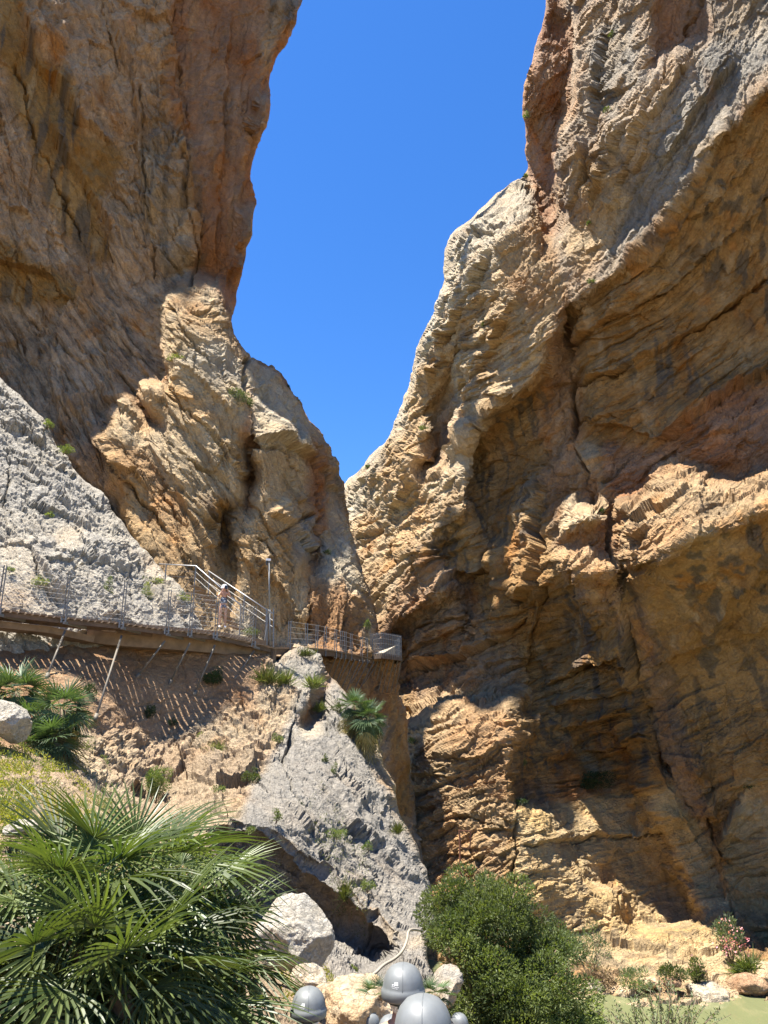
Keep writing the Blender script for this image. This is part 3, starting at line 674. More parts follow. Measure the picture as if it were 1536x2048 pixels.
LEFT = Layer('cliff_left',
    outline=[(660,-560),(630,-200),(604,0),(597,20),(580,70),(560,105),(548,130),(534,160),(540,190),(537,230),(520,275),(505,320),(497,355),(513,400),(505,470),
          (492,500),(480,560),(470,610),(461,640),(462,662),(480,690),(500,715),(540,742),(570,775),(600,815),(630,860),(652,905),(662,950),(680,968),(690,1000),(700,1060),
          (715,1120),(735,1180),(755,1250),(765,1300),(800,1312),(803,1400),(815,1470),(822,1520),(832,1600),(836,1640),(850,1720),(860,1800),(865,2250),(-700,2250),(-700,-560)],
    edge=[(660,-560),(630,-200),(604,0),(597,20),(580,70),(560,105),(548,130),(534,160),(540,190),(537,230),(520,275),(505,320),(497,355),(513,400),(505,470),
          (492,500),(480,560),(470,610),(461,640),(462,662),(480,690),(500,715),(540,742),(570,775),(600,815),(630,860),(652,905),(662,950),(680,968),(690,1000),(700,1060),
          (715,1120),(735,1180),(755,1250),(765,1300),(800,1312),(803,1400),(815,1470),(822,1520),(832,1600),(836,1640),(850,1720),(860,1800),(865,2250)],
    dom=(-700, 900, -560, 2260),
    default=((.5,-.85,-.2), -55, .7, .6, 'brown'),
    facets=[
      ([(-700,-560),(350,-560),(340,0),(310,200),(300,420),(330,560),(320,760),(220,800),(120,900),(0,800),(-700,700)], (.5,-.85,-.2), -60, .9, .8, 'pinkpale'),
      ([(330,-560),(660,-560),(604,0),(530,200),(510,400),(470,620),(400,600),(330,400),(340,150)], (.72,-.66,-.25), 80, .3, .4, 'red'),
      ([(540,130),(560,60),(610,-40),(640,-200),(560,-200),(530,60),(525,150)], (.5,-.8,.0), 50, .8, .8, 'tan'),
      ([(60,-560),(220,-560),(300,60),(310,220),(240,290),(160,250),(120,180),(60,0)], (.35,-.93,-.05), -65, .5, .6, 'pinkpale'),
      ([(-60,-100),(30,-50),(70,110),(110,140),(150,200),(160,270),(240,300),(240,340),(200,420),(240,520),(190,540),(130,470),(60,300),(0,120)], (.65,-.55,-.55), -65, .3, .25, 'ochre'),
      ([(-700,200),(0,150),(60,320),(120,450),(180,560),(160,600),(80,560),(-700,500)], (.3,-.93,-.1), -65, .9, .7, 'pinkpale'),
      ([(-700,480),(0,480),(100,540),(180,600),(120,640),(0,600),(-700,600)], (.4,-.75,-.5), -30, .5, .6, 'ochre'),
      ([(270,320),(300,230),(370,300),(380,420),(370,560),(320,560),(290,450)], (.45,-.87,-.12), -60, .7, .8, 'tan'),
      ([(365,280),(385,330),(400,430),(395,520),(370,560),(380,430)], (.8,-.3,-.5), 80, .3, .6, 'brown'),
      # slope in shade
      ([(150,620),(330,560),(330,760),(225,800),(225,950),(300,1150),(150,960),(60,800),(0,740),(-300,620)], (.42,-.9,.03), -48, 1.4, .35, 'pinkpale'),
      # sunlit slope
      ([(328,585),(400,570),(432,565),(462,662),(500,715),(500,1010),(470,1290),(330,1200),(235,1000),(215,880),(228,800),(335,765)], (.36,-.6,.78), -48, 1.25, .22, 'cream'),
      ([(215,880),(300,900),(400,1050),(430,1180),(470,1290),(330,1200),(235,1000)], (.38,-.62,.68), -52, 1.15, .4, 'orange'),
      ([(360,700),(440,680),(495,730),(490,860),(430,840),(360,760)], (.35,-.55,.75), -45, .6, .5, 'pale'),
      ([(400,1000),(480,1000),(465,1160),(440,1100)], (.6,-.7,.1), -60, .8, .5, 'ochre'),
      ([(235,755),(255,760),(330,850),(345,870),(300,850),(260,810)], (.2,-.5,-.8), -48, .3, .4, 'brown'),
      # grey-cream lobe
      ([(500,712),(540,740),(700,960),(700,1060),(640,1290),(600,1300),(470,1290),(500,1010)], (.28,-.62,.74), -45, 1.2, .35, 'pale'),
      ([(500,890),(600,900),(640,1100),(620,1290),(520,1290),(480,1100)], (.28,-.72,.6), -48, 1.1, .4, 'cream'),
      ([(495,740),(512,880),(505,1010),(490,1040),(488,900)], (.9,-.3,-.2), 80, .3, .6, 'red'),
      ([(600,880),(640,900),(650,980),(645,1080),(625,1180),(612,1100),(620,980)], (.65,-.72,.12), 80, .3, .9, 'red'),
      ([(560,1050),(620,1040),(630,1110),(590,1120)], (.5,-.8,-.2), -45, .3, .7, 'dgrey'),
      ([(650,950),(690,980),(690,1060),(655,1080)], (.6,-.7,.2), -70, .8, .7, 'tan'),
      ([(618,1150),(640,1140),(700,1200),(735,1310),(700,1310),(650,1310),(618,1310)], (.6,-.78,-.12), 60, .6, .8, 'brown'),
      ([(660,1080),(700,1060),(760,1300),(740,1310),(725,1200),(690,1150),(640,1130)], (.25,-.6,.75), -60, 1.1, .6, 'pale'),
      # wall under the far walkway
      ([(590,1296),(765,1302),(830,1310),(870,1800),(880,2260),(590,2260)], (.5,-.85,-.12), 75, .7, 1.1, 'tan', 1),
      ([(600,1296),(800,1305),(805,1400),(700,1480),(600,1420)], (.4,-.85,-.3), 40, .3, .8, 'brown', 1),
      ([(790,1330),(812,1450),(835,1640),(790,1640),(780,1500)], (.7,-.65,.28), 80, .4, .5, 'ochre', 1),
    ],
    anchors=[(0,0,47),(150,100,50),(300,100,53),(450,100,56),(595,10,56),(530,250,56.5),(500,400,56),(470,620,54.5),(650,-400,58),(-500,-300,40),
      (100,400,51),(200,560,53),(50,700,51),(300,450,54),(400,520,55.5),(-500,600,40),
      (330,600,52.5),(330,700,51),(430,700,51),(480,900,47),(350,950,44),(450,1200,41.5),(330,1150,40),(200,850,47),(130,740,49),(-500,1200,34),
      (520,760,59),(600,850,60),(680,990,65),(560,1000,53.5),(520,1250,45),(640,1200,49),(610,1290,47),(745,1280,54),(300,1500,38),(300,2000,30),
      (620,1330,39,1),(720,1340,45,1),(795,1330,50.5,1),(825,1550,48,1),(750,1500,46,1),(850,1800,45,1),(650,1700,42,1)],
    step=2.2, seed=2, back=.025, curlk=.014, dl=.007, lam=1.2e-2, eps=.0048, clamp=(.15, .08), sat=1.2,
    steps=[(1.0,90,[(240,300),(160,265),(120,190),(60,120),(30,-60)]),(.9,80,[(245,620),(225,480),(150,350),(110,300),(90,200)]),(.5,60,[(300,560),(290,430),(280,330),(265,200),(220,60),(205,-40)]),
      (.7,50,[(350,-60),(345,60),(350,200),(372,290),(378,380),(400,470),(395,560)]),(.25,50,[(470,1000),(400,900),(330,820),(240,750)]),(.22,50,[(440,1100),(350,960),(270,880)]),(.22,40,[(490,880),(430,800),(350,720)]),
      (.22,40,[(400,1160),(330,1060),(250,960),(225,900)]),(.3,40,[(495,960),(440,900),(380,830)]),(.5,40,[(690,1000),(620,920),(560,885),(505,880)]),(.35,40,[(640,1130),(590,1060),(530,1020)]),(.35,40,[(600,1260),(560,1180),(500,1110)]),
      (.6,60,[(120,880),(100,760),(110,660),(170,600),(190,540)]),(.5,60,[(180,640),(100,560),(0,520),(-60,500)]),(.4,50,[(300,1000),(200,880),(120,790)]),(.4,60,[(540,60),(520,200),(490,330),(480,480)]),(.4,60,[(470,0),(450,200),(440,380),(430,560)])],
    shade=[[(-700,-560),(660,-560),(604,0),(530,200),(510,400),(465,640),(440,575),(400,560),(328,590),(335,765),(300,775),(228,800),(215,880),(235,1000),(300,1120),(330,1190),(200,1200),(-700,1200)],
      [(400,1040),(470,1000),(460,1200),(430,1110)],[(488,880),(512,880),(506,1010),(485,1060),(478,1000)],
      [(640,890),(652,960),(648,1080),(622,1170),(612,1150),(630,1050)],[(235,755),(255,760),(330,850),(345,870),(300,850),(260,810)]],
    free=[[(590,1310),(900,1310),(900,2260),(590,2260)]],
    cracks=[(5,1.6,[(495,720),(505,860),(500,1000),(480,1060),(455,1180)]),(4,.9,[(30,130),(80,300),(160,470),(190,560)]),(4,1.0,[(60,640),(110,660),(105,760),(120,860)]),
      (4,1.0,[(240,755),(300,830),(350,900),(430,960)]),(3,.8,[(110,800),(200,900),(280,1000),(380,1120)]),(3,.7,[(330,760),(400,850),(470,920)]),
      (3,.7,[(340,620),(400,700),(480,790)]),(3,.7,[(250,900),(330,1000),(400,1090)]),(4,1.1,[(625,900),(635,1000),(625,1100),(618,1260)]),
      (4,.9,[(510,890),(560,900),(610,960)]),(4,.9,[(520,1080),(570,1060),(620,1030)]),(3,.7,[(500,1000),(560,1100),(620,1200)]),
      (4,.9,[(280,200),(290,330),(300,430),(310,560)]),(4,1.0,[(370,330),(375,430),(395,530),(380,570)]),(3,.8,[(200,0),(215,80),(240,160)]),(4,.8,[(345,20),(350,120),(375,260)])])

SLOPE = Layer('rock_slope',
    outline=[(-600,430),(-200,640),(0,755),(40,790),(80,840),(110,900),(150,945),(200,985),(240,1040),(275,1095),(310,1130),(345,1160),(380,1210),(400,1245),(430,1330),(430,1500),(-600,1500)],
    edge=[(-600,430),(-200,640),(0,755),(40,790),(80,840),(110,900),(150,945),(200,985),(240,1040),(275,1095),(310,1130),(345,1160),(380,1210),(400,1245),(430,1330)],
    dom=(-600, 460, 430, 1500),
    default=((.35,-.55,.75), -40, .35, 1.1, 'grey'),
    facets=[
      ([(-600,400),(0,740),(110,900),(160,950),(90,940),(0,840),(-600,700)], (.5,-.6,.6), -40, .9, .8, 'grey'),
      ([(130,1050),(180,1060),(160,1100),(110,1090)], (.2,-.4,.9), -30, .3, .8, 'pale'),
      ([(0,1090),(60,1090),(130,1240),(0,1240)], (.3,-.75,.6), -60, .2, .5, 'pale'),
      ([(280,1100),(340,1150),(380,1240),(300,1240)], (.1,-.6,.8), -30, .3, 1.0, 'pale'),
      ([(90,1150),(200,1060),(260,1180),(200,1300),(120,1300)], (.4,-.7,.6), -40, .4, 1.3, 'grey'),
    ],
    anchors=[(0,780,36),(200,1000,34.5),(310,1135,33.5),(380,1240,32),(0,1230,26),(130,1235,27.3),(250,1240,29.2),(0,1000,30),(-400,700,36),(-400,1230,24),(150,1400,27)],
    step=2.2, seed=3, amp=1.0, rs=.6, back=.25, its=8, sat=1.0,
    steps=[(.3,40,[(180,1060),(120,1020),(60,1000)]),(.3,40,[(130,950),(80,890),(0,850)]),(.25,30,[(330,1240),(290,1160),(250,1080)]),(.25,30,[(130,1240),(90,1150),(60,1090),(0,1090)]),(.2,30,[(240,1180),(200,1120),(130,1090)])],
    cracks=[(3,.5,[(0,840),(80,890),(130,940)]),(3,.5,[(60,1000),(120,1020),(200,1100)]),(3,.5,[(20,900),(10,1000),(40,1080)]),(3,.5,[(0,1090),(60,1090),(90,1180),(120,1240)]),(3,.4,[(230,1060),(260,1140),(270,1230)])])

OUTCROP = Layer('rock_outcrop',
    outline=[(-600,1235),(0,1268),(200,1278),(540,1306),(548,1325),(575,1300),(600,1290),(640,1308),(650,1340),(672,1362),(700,1400),(740,1450),(765,1530),(790,1590),(805,1650),(830,1690),(850,1740),(862,1790),(872,1840),(852,1880),(858,1930),(880,2000),(890,2250),(-600,2250)],
    edge=[(-600,1235),(0,1268),(200,1278),(540,1306),(548,1325),(575,1300),(600,1290),(640,1308),(650,1340),(672,1362),(700,1400),(740,1450),(765,1530),(790,1590),(805,1650),(830,1690),(850,1740),(862,1790),(872,1840),(852,1880),(858,1930),(880,2000),(890,2250)],
    dom=(-600, 920, 1230, 2260),
    default=((.2,-.6,.8), -20, .3, 1.0, 'rubble'),
    facets=[
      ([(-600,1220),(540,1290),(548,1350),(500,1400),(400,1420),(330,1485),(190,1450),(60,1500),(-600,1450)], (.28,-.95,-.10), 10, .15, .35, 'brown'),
      ([(180,1445),(330,1490),(400,1430),(500,1405),(550,1325),(610,1370),(560,1490),(450,1660),(330,1650),(180,1570)], (.15,-.72,.7), -20, .3, 2.0, 'rubble'),
      ([(545,1325),(600,1285),(645,1300),(660,1400),(600,1480),(560,1490),(600,1380)], (.1,-.8,.6), -50, .3, .7, 'grey'),
      ([(660,1340),(700,1400),(760,1560),(880,1800),(880,1900),(740,1830),(640,1760),(560,1690),(450,1665),(550,1490),(620,1440)], (.30,-.66,.68), -62, .35, .55, 'slab'),
      ([(590,1440),(620,1390),(655,1340),(665,1360),(640,1400),(635,1450),(610,1470)], (.5,-.8,-.25), 60, .2, .5, 'brown'),
      ([(595,1450),(640,1440),(650,1460),(620,1490),(590,1480)], (-.1,-.5,.9), 0, .2, .5, 'pale'),
      ([(520,1640),(700,1660),(860,1860),(830,1880),(700,1800),(600,1740)], (.35,-.75,.5), -50, .4, 1.3, 'slab'),
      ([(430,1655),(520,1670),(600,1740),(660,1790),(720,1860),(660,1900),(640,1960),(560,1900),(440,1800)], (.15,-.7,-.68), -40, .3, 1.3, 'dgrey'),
      ([(650,1860),(720,1840),(800,1870),(856,1900),(870,1960),(700,1980),(640,1930)], (.15,-.9,.25), -40, .3, 1.6, 'slab'),
      ([(-600,1500),(150,1500),(190,1570),(330,1660),(430,1700),(560,1900),(620,1970),(900,1990),(900,2260),(-600,2260)], (.25,-.4,.88), -20, .1, .8, 'rubble'),
    ],
    anchors=[(0,1300,25.6),(200,1300,27.2),(400,1330,29),(540,1325,30.5),(600,1310,33),(400,1450,27.3),(250,1450,25.5),(300,1600,22),(450,1600,21.5),
      (600,1500,26),(720,1500,29),(800,1700,25),(860,1830,22.5),(640,1700,21),(520,1680,19),(540,1780,19.5),(750,1900,17),(670,1870,16.5),(850,1950,16.5),
      (60,1550,15),(0,1700,10.5),(300,1700,14),(100,1950,7.5),(400,1900,10),(620,1980,12),(-500,1600,12),(-500,1300,22),(850,2200,11)],
    step=2.2, seed=4, amp=1.0, rs=.55, back=.25, lam=1e-3, its=18, dl=.03, clamp=(.12, .2), sat=1.1,
    steps=[(.25,40,[(860,1800),(790,1730),(700,1650),(660,1560)]),(.2,30,[(720,1620),(690,1550),(650,1480)]),(.25,40,[(760,1850),(700,1760),(620,1660),(560,1600)])],
    shade=[[(430,1655),(520,1665),(600,1730),(680,1790),(760,1850),(790,1900),(720,1960),(560,1960),(440,1800)],[(600,1440),(640,1370),(660,1350),(645,1430),(610,1460)]],
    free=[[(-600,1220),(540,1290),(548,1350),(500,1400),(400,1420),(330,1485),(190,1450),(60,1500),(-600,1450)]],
    cracks=[(3,.4,[(650,1430),(690,1530),(720,1600)]),(3,.4,[(660,1560),(690,1550)]),(3,.5,[(690,1640),(740,1720),(800,1800)]),(3,.4,[(560,1500),(600,1600),(660,1700)]),(3,.5,[(600,1380),(585,1460),(570,1520)])])

for lay in (RIGHT, LEFT, SLOPE, OUTCROP):
    lay.build(M_ROCK if lay in (RIGHT, LEFT) else M_ROCK_NEAR)
# ------------------------------------------------------------------ ground, river
def ground_z(x, y):
    z = -1.58 - .30 * np.clip(y, -3, 12.0)
    z = z + .75 * np.clip(-x - 1.3, 0, 4.0) + .12 * np.clip(-x - 5.3, 0, 8)
    z = z - 1.1 * np.clip(x - 1.9 - .02 * y, 0, 7.0) 
    return np.maximum(z, -12.6)
gx_, gy_ = np.meshgrid(np.r_[np.arange(-60, -9, 1.5), np.arange(-9, 7, .07), np.arange(7, 90, 1.5)], np.r_[np.arange(-40, -4, 1.5), np.arange(-4, 13, .09), np.arange(13, 140, 2.0)])
gz_ = ground_z(gx_, gy_)
gz_ = np.where(gy_ > 13, np.maximum(gz_ - .8 * (gy_ - 13), -12.6), gz_)
gP = np.stack([gx_, gy_, gz_], -1)
gP[..., 2] += .22 * fbm(gP, 1.6, 5, 3.3) + .05 * fbm(gP, .3, 3, 8.3)
ii = np.arange(gP.shape[0] * gP.shape[1]).reshape(gP.shape[:2])
gq = np.stack([ii[:-1, :-1], ii[:-1, 1:], ii[1:, 1:], ii[1:, :-1]], -1).reshape(-1, 4)
gf = gP.reshape(-1, 3)
tt = sstep(-.3, .3, fbm(gf, 1.2, 4, 5.5))[:, None]
grgb = np.array([.44, .33, .20]) * tt + np.array([.34, .24, .14]) * (1 - tt)
ground = mesh_np('ground', gf, gq, M_ROCK_NEAR, grgb)
ground['kind'] = 'structure'

m, nt, b = nodes('river_water')
b.inputs['Base Color'].default_value = (.135, .145, .07, 1); b.inputs['Roughness'].default_value = .1
b.inputs['IOR'].default_value = 1.33
tc = nn(nt, 'ShaderNodeTexCoord'); n1 = nn(nt, 'ShaderNodeTexNoise', i_Scale=2.2, i_Detail=3.0); bu = nn(nt, 'ShaderNodeBump', i_Strength=.35, i_Distance=.08)
mp = nn(nt, 'ShaderNodeMapping'); mp.inputs['Scale'].default_value = (1, .35, 1)
nt.links.new(tc.outputs['Object'], mp.inputs[0]); nt.links.new(mp.outputs[0], n1.inputs[0]); nt.links.new(n1.outputs[0], bu.inputs['Height']); nt.links.new(bu.outputs[0], b.inputs['Normal'])
M_WATER = m
WATER_Z = -11.0
wx_, wy_ = np.meshgrid(np.linspace(-60, 90, 31), np.linspace(-40, 140, 31))
wP = np.stack([wx_, wy_, np.full_like(wx_, WATER_Z)], -1).reshape(-1, 3)
ii = np.arange(31 * 31).reshape(31, 31)
water = mesh_np('river', wP, np.stack([ii[:-1, :-1], ii[:-1, 1:], ii[1:, 1:], ii[1:, :-1]], -1).reshape(-1, 4), M_WATER)
water['kind'] = 'structure'

# ------------------------------------------------------------------ helpers for things
def simple(name, rgb, rough=.6, metal=0.0, var=.0, scale=8.0, bump=0.0):
    m, nt, b = nodes(name)
    b.inputs['Base Color'].default_value = (*rgb, 1); b.inputs['Roughness'].default_value = rough; b.inputs['Metallic'].default_value = metal
    if var or bump:
        tc = nn(nt, 'ShaderNodeTexCoord'); n = nn(nt, 'ShaderNodeTexNoise', i_Scale=scale, i_Detail=5.0, i_Roughness=.6)
        nt.links.new(tc.outputs['Object'], n.inputs[0])
        r = nn(nt, 'ShaderNodeMapRange', i_1=.3, i_2=.7, i_3=1 - var, i_4=1 + var); nt.links.new(n.outputs['Fac'], r.inputs[0])
        v = nn(nt, 'ShaderNodeVectorMath', operation='SCALE'); v.inputs[0].default_value = rgb
        nt.links.new(r.outputs[0], v.inputs['Scale']); nt.links.new(v.outputs[0], b.inputs['Base Color'])
        if bump:
            bu = nn(nt, 'ShaderNodeBump', i_Strength=bump, i_Distance=.01); nt.links.new(n.outputs['Fac'], bu.inputs['Height']); nt.links.new(bu.outputs[0], b.inputs['Normal'])
    return m
M_WOOD = simple('weathered_wood', (.20, .14, .09), .85, 0, .35, 5.0, .4)
M_DWOOD = simple('dark_wood', (.11, .075, .05), .9, 0, .3, 4.0, .3)
M_STEEL = simple('galvanised_steel', (.22, .22, .21), .6, .4, .12, 20)
M_SHINY = simple('brushed_steel', (.30, .30, .30), .5, .85)
M_STRUT = simple('brown_grey_steel', (.15, .13, .10), .7, .3, .15, 8)
M_CABLE = simple('steel_cable', (.34, .33, .31), .5, .5)
M_OLD = simple('old_concrete', (.19, .13, .08), .9, 0, .3, 3.0, .5)
M_RUST = simple('rusty_iron', (.26, .11, .06), .85, 0, .3, 14)

def tag(o, label=None, cat=None, group=None, kind=None):
    if label: o['label'] = label
    if cat: o['category'] = cat
    if group: o['group'] = group
    if kind: o['kind'] = kind
    return o
def empty(name, loc=(0, 0, 0)):
    o = bpy.data.objects.new(name, None); o.location = loc; o.empty_display_size = .2; C.objects.link(o); return o
def child(o, par):
    o.parent = par
    o.matrix_parent_inverse = Matrix.Translation(-Vector(par.location)) if par.parent is None and par.rotation_euler.to_quaternion().angle < 1e-6 else Matrix.Identity(4)
    return o
def link(name, me, par=None):
    o = bpy.data.objects.new(name, me); C.objects.link(o)
    if par is not None: o.parent = par
    return o
class MB:
    """collects boxes, bars and tubes; coordinates are relative to origin"""
    def __init__(s, org=(0, 0, 0)): s.v = []; s.f = []; s.o = Vector(org)
    def add(s, vs, fs):
        n = len(s.v); s.v += [tuple(Vector(v) - s.o) for v in vs]; s.f += [tuple(i + n for i in f) for f in fs]
    def bar(s, a, b, w, h=None, up=(0, 0, 1)):
        a, b = Vector(a), Vector(b); h = h or w; d = (b - a).normalized(); u = Vector(up)
        if abs(d.dot(u)) > .95: u = Vector((0, 1, 0))
        x = d.cross(u).normalized(); z = x.cross(d)
        vs = [p + x * sx * w / 2 + z * sz * h / 2 for p in (a, b) for sx, sz in ((-1, -1), (1, -1), (1, 1), (-1, 1))]
        s.add(vs, [(3, 2, 1, 0), (4, 5, 6, 7), (0, 1, 5, 4), (1, 2, 6, 5), (2, 3, 7, 6), (3, 0, 4, 7)])
    def tube(s, pts, r, n=7, r1=None):
        pts = [Vector(p) for p in pts]; rings = []
        for i, p in enumerate(pts):
            d = (pts[min(i + 1, len(pts) - 1)] - pts[max(i - 1, 0)]).normalized(); u = Vector((0, 0, 1)) if abs(d.z) < .9 else Vector((0, 1, 0))
            x = d.cross(u).normalized(); z = x.cross(d); t = i / (len(pts) - 1); rr = r + ((r if r1 is None else r1) - r) * t
            rings.append([p + (x * math.cos(2 * PI * k / n) + z * math.sin(2 * PI * k / n)) * rr for k in range(n)])
        vs = [v for q in rings for v in q]; fs = []
        for i in range(len(pts) - 1):
            for k in range(n): fs.append((i * n + k, i * n + (k + 1) % n, (i + 1) * n + (k + 1) % n, (i + 1) * n + k))
        fs.append(tuple(range(n))[::-1]); fs.append(tuple((len(pts) - 1) * n + k for k in range(n)))
        s.add(vs, fs)
    def build(s, name, mat, par=None, smooth=False):
        me = bpy.data.meshes.new(name); me.from_pydata(s.v, [], s.f); me.materials.append(mat)
        if smooth: me.polygons.foreach_set('use_smooth', [True] * len(me.polygons))
        o = link(name, me, par)
        if par is None: o.location = s.o
        return o

# ------------------------------------------------------------------ the boardwalk
rnd = random.Random(5)
def resample(P, step):
    out = [P[0].copy()]; acc = 0
    for a, b in zip(P[:-1], P[1:]):
        l = (b - a).length; t = step - acc
        while t <= l: out.append(a.lerp(b, t / l)); t += step
        acc = (acc + l) % step if step - acc <= l else acc + l
    return out
def smooth_path(P, n=2):
    for _ in range(n):
        Q = [P[0]]
        for a, b in zip(P[:-1], P[1:]): Q += [a.lerp(b, .25), a.lerp(b, .75)]
        P = Q + [P[-1]]
    return P
def inward(P, i):
    d = P[min(i + 1, len(P) - 1)] - P[max(i - 1, 0)]; d.z = 0; d.normalize()
    return Vector((-d.y, d.x, 0))
near_px = [(-260, 1190, 21.5), (-80, 1213, 23.3), (0, 1219, 24.0), (130, 1235, 25.2), (245, 1246, 26.2), (335, 1259, 27.2), (432, 1268, 28.4), (508, 1285, 30.2), (548, 1296, 31.6)]
path = smooth_path([at(*p) for p in near_px])
walk = empty('boardwalk', path[0])
tag(walk, 'wooden plank boardwalk bracketed to the cliff above the tan rubble, the woman standing on it', 'walkway', 'boardwalks pinned to the cliff')
O = Vector(path[0])
WID = 1.25
pm = []
for k in range(4):
    mb = MB()
    w, t = .165 + .006 * k, .055
    mb.bar((-.03 - .02 * rnd.random(), 0, 0), (WID, 0, 0), w, t)
    me = bpy.data.meshes.new('plank'); me.from_pydata(mb.v, [], mb.f); me.materials.append(M_WOOD); pm.append(me)
pl = resample(path, .225)
for i, p in enumerate(pl):
    n = inward(pl, i)
    o = link('plank', pm[rnd.randrange(4)], walk)
    o.location = p - O + Vector((0, 0, rnd.uniform(-.008, .008)))
    o.rotation_euler = (rnd.uniform(-.02, .02), rnd.uniform(-.012, .012), math.atan2(n.y, n.x) + rnd.uniform(-.015, .015))
def run(path, off, dz): return [p + inward(path, i) * off + Vector((0, 0, dz)) for i, p in enumerate(path)]
for off in (.12, 1.05):
    mb = MB(O); q = run(path, off, -.12)
    for a, b in zip(q[:-1], q[1:]): mb.bar(a, b + (b - a) * .05, .07, .15)
    mb.build('beam', M_DWOOD, walk)
post_px = [(-60, 1215, 23.5), (0, 1219, 24.0), (130, 1235, 25.2), (245, 1246, 26.2), (335, 1259, 27.2), (381, 1263, 27.8), (432, 1268, 28.4), (508, 1285, 30.2)]
posts = []
for p in post_px:
    b = at(*p) + Vector((0, 0, -.16))
    mb = MB(O); t = b + Vector((0, -.02, 1.62))
    n = Vector((.5, -.86, 0)) * .0
    for dx in (-.045, .045):
        mb.bar(b + Vector((dx, -.05, 0)), t + Vector((dx, -.05, 0)), .02, .055)
    for dz in (.1, .75, 1.35): mb.bar(b + Vector((-.05, -.05, dz)), b + Vector((.05, -.05, dz)), .03, .04)
    mb.build('post', M_STEEL, walk)
    mb = MB(O)
    for dx in (-.07, .07): mb.bar(b + Vector((dx, -.08, -.02)), b + Vector((dx, -.08, .2)), .045, .06)
    mb.bar(b + Vector((0, -.06, -.02)), b + Vector((.25, 1.25, -.02)), .07, .09)
    mb.build('bracket', M_STEEL, walk)
    posts.append(t)
for k in range(9):
    mb = MB(O)
    for a, b in zip(posts[:-1], posts[1:]):
        z = Vector((0, 0, -.02 - k * .165)); mid = a.lerp(b, .5) + Vector((0, 0, -.012))
        mb.tube([a + z, mid + z, b + z], .0065, 4)
    mb.build('cable', M_CABLE, walk)
mb = MB(O)                                     # the wire netting under the cables
for a, b in zip(posts[:-1], posts[1:]):
    L_ = (b - a).length; H_ = 1.5; d = (b - a) / L_
    nn_ = int(L_ / .14)
    for k in range(-int(H_ / .14), nn_):
        for sgn in (1, -1):
            s0 = k * .14; 
            u0, v0, u1, v1 = s0, 0, s0 + H_, H_
            if u0 < 0: v0 -= u0; u0 = 0
            if u1 > L_: v1 -= (u1 - L_); u1 = L_
            if u1 <= u0: continue
            if sgn < 0: v0, v1 = H_ - v0, H_ - v1
            P0 = a + d * u0 - Vector((0, 0, H_ - v0)); P1 = a + d * u1 - Vector((0, 0, H_ - v1))
            mb.bar(P0, P1, .0035)
mb.build('netting', M_CABLE, walk)
brace_px = [((130, 1262, 25.2), (92, 1358)), ((243, 1272, 26.2), (190, 1440)), ((330, 1282, 27.2), (272, 1357)), ((380, 1286, 27.8), (338, 1370)),
            ((430, 1290, 28.4), (388, 1392)), ((508, 1302, 30.2), (470, 1357))]
for (a, b) in brace_px:
    A = at(*a); B_ = OUTCROP.pt(b[0], b[1], -.1)
    mb = MB(O); mb.tube([A, B_], .038, 8); mb.build('strut', M_STRUT, walk, True)
    d = (A - B_).normalized()
    mb = MB(O); mb.tube([B_ - d * .05, B_ + d * .22], .07, 8); mb.build('strut_foot', M_STRUT, walk, True)
b = at(545, 1300, 31.6); mb = MB(O); mb.bar(b, b + Vector((-.05, 0, -1.35)), .09, .09); mb.build('leg', M_DWOOD, walk)
# dark board dropping under the deck edge, loose boards
for (x0_, x1_, yy, Y_) in ((395, 432, 1276, 28.3), (475, 508, 1291, 29.9), (205, 232, 1262, 26.2)):
    mb = MB(O); mb.bar(at(x0_, yy, Y_ + .3), at(x1_, yy + 2, Y_ + .35), .3, .05); mb.build('loose_board', M_WOOD, walk)

# the old concrete path under the new deck
old_px = [(172, 1284, 27.0), (245, 1292, 27.4), (335, 1298, 28.2), (432, 1306, 29.4), (508, 1318, 30.9), (552, 1326, 32.2)]
oldp = [at(*p) for p in old_px]
old = MB(oldp[0])
for a, b in zip(oldp[:-1], oldp[1:]):
    n = inward([a, b], 0); h = .85
    vs = [a, b, b + Vector((0, 0, h)), a + Vector((0, 0, h)), a + n * 1.6, b + n * 1.6, b + n * 1.6 + Vector((0, 0, h)), a + n * 1.6 + Vector((0, 0, h))]
    old.add(vs, [(0, 1, 2, 3), (1, 5, 6, 2), (3, 2, 6, 7), (0, 3, 7, 4), (0, 4, 5, 1)])
tag(old.build('old_path', M_OLD), 'old concrete ledge path under the near wooden deck, striped by light between planks', 'ledge')
op = [at(-260, 1222, 22.3), at(0, 1252, 25.0), at(90, 1262, 26.0), at(180, 1281, 27.0)]
mb = MB(op[0])
for a, b in zip(op[:-1], op[1:]): mb.bar(a, b, .9, .22)
tag(mb.build('old_beam', M_OLD), 'long weathered beam under the left end of the wooden deck', 'beam')

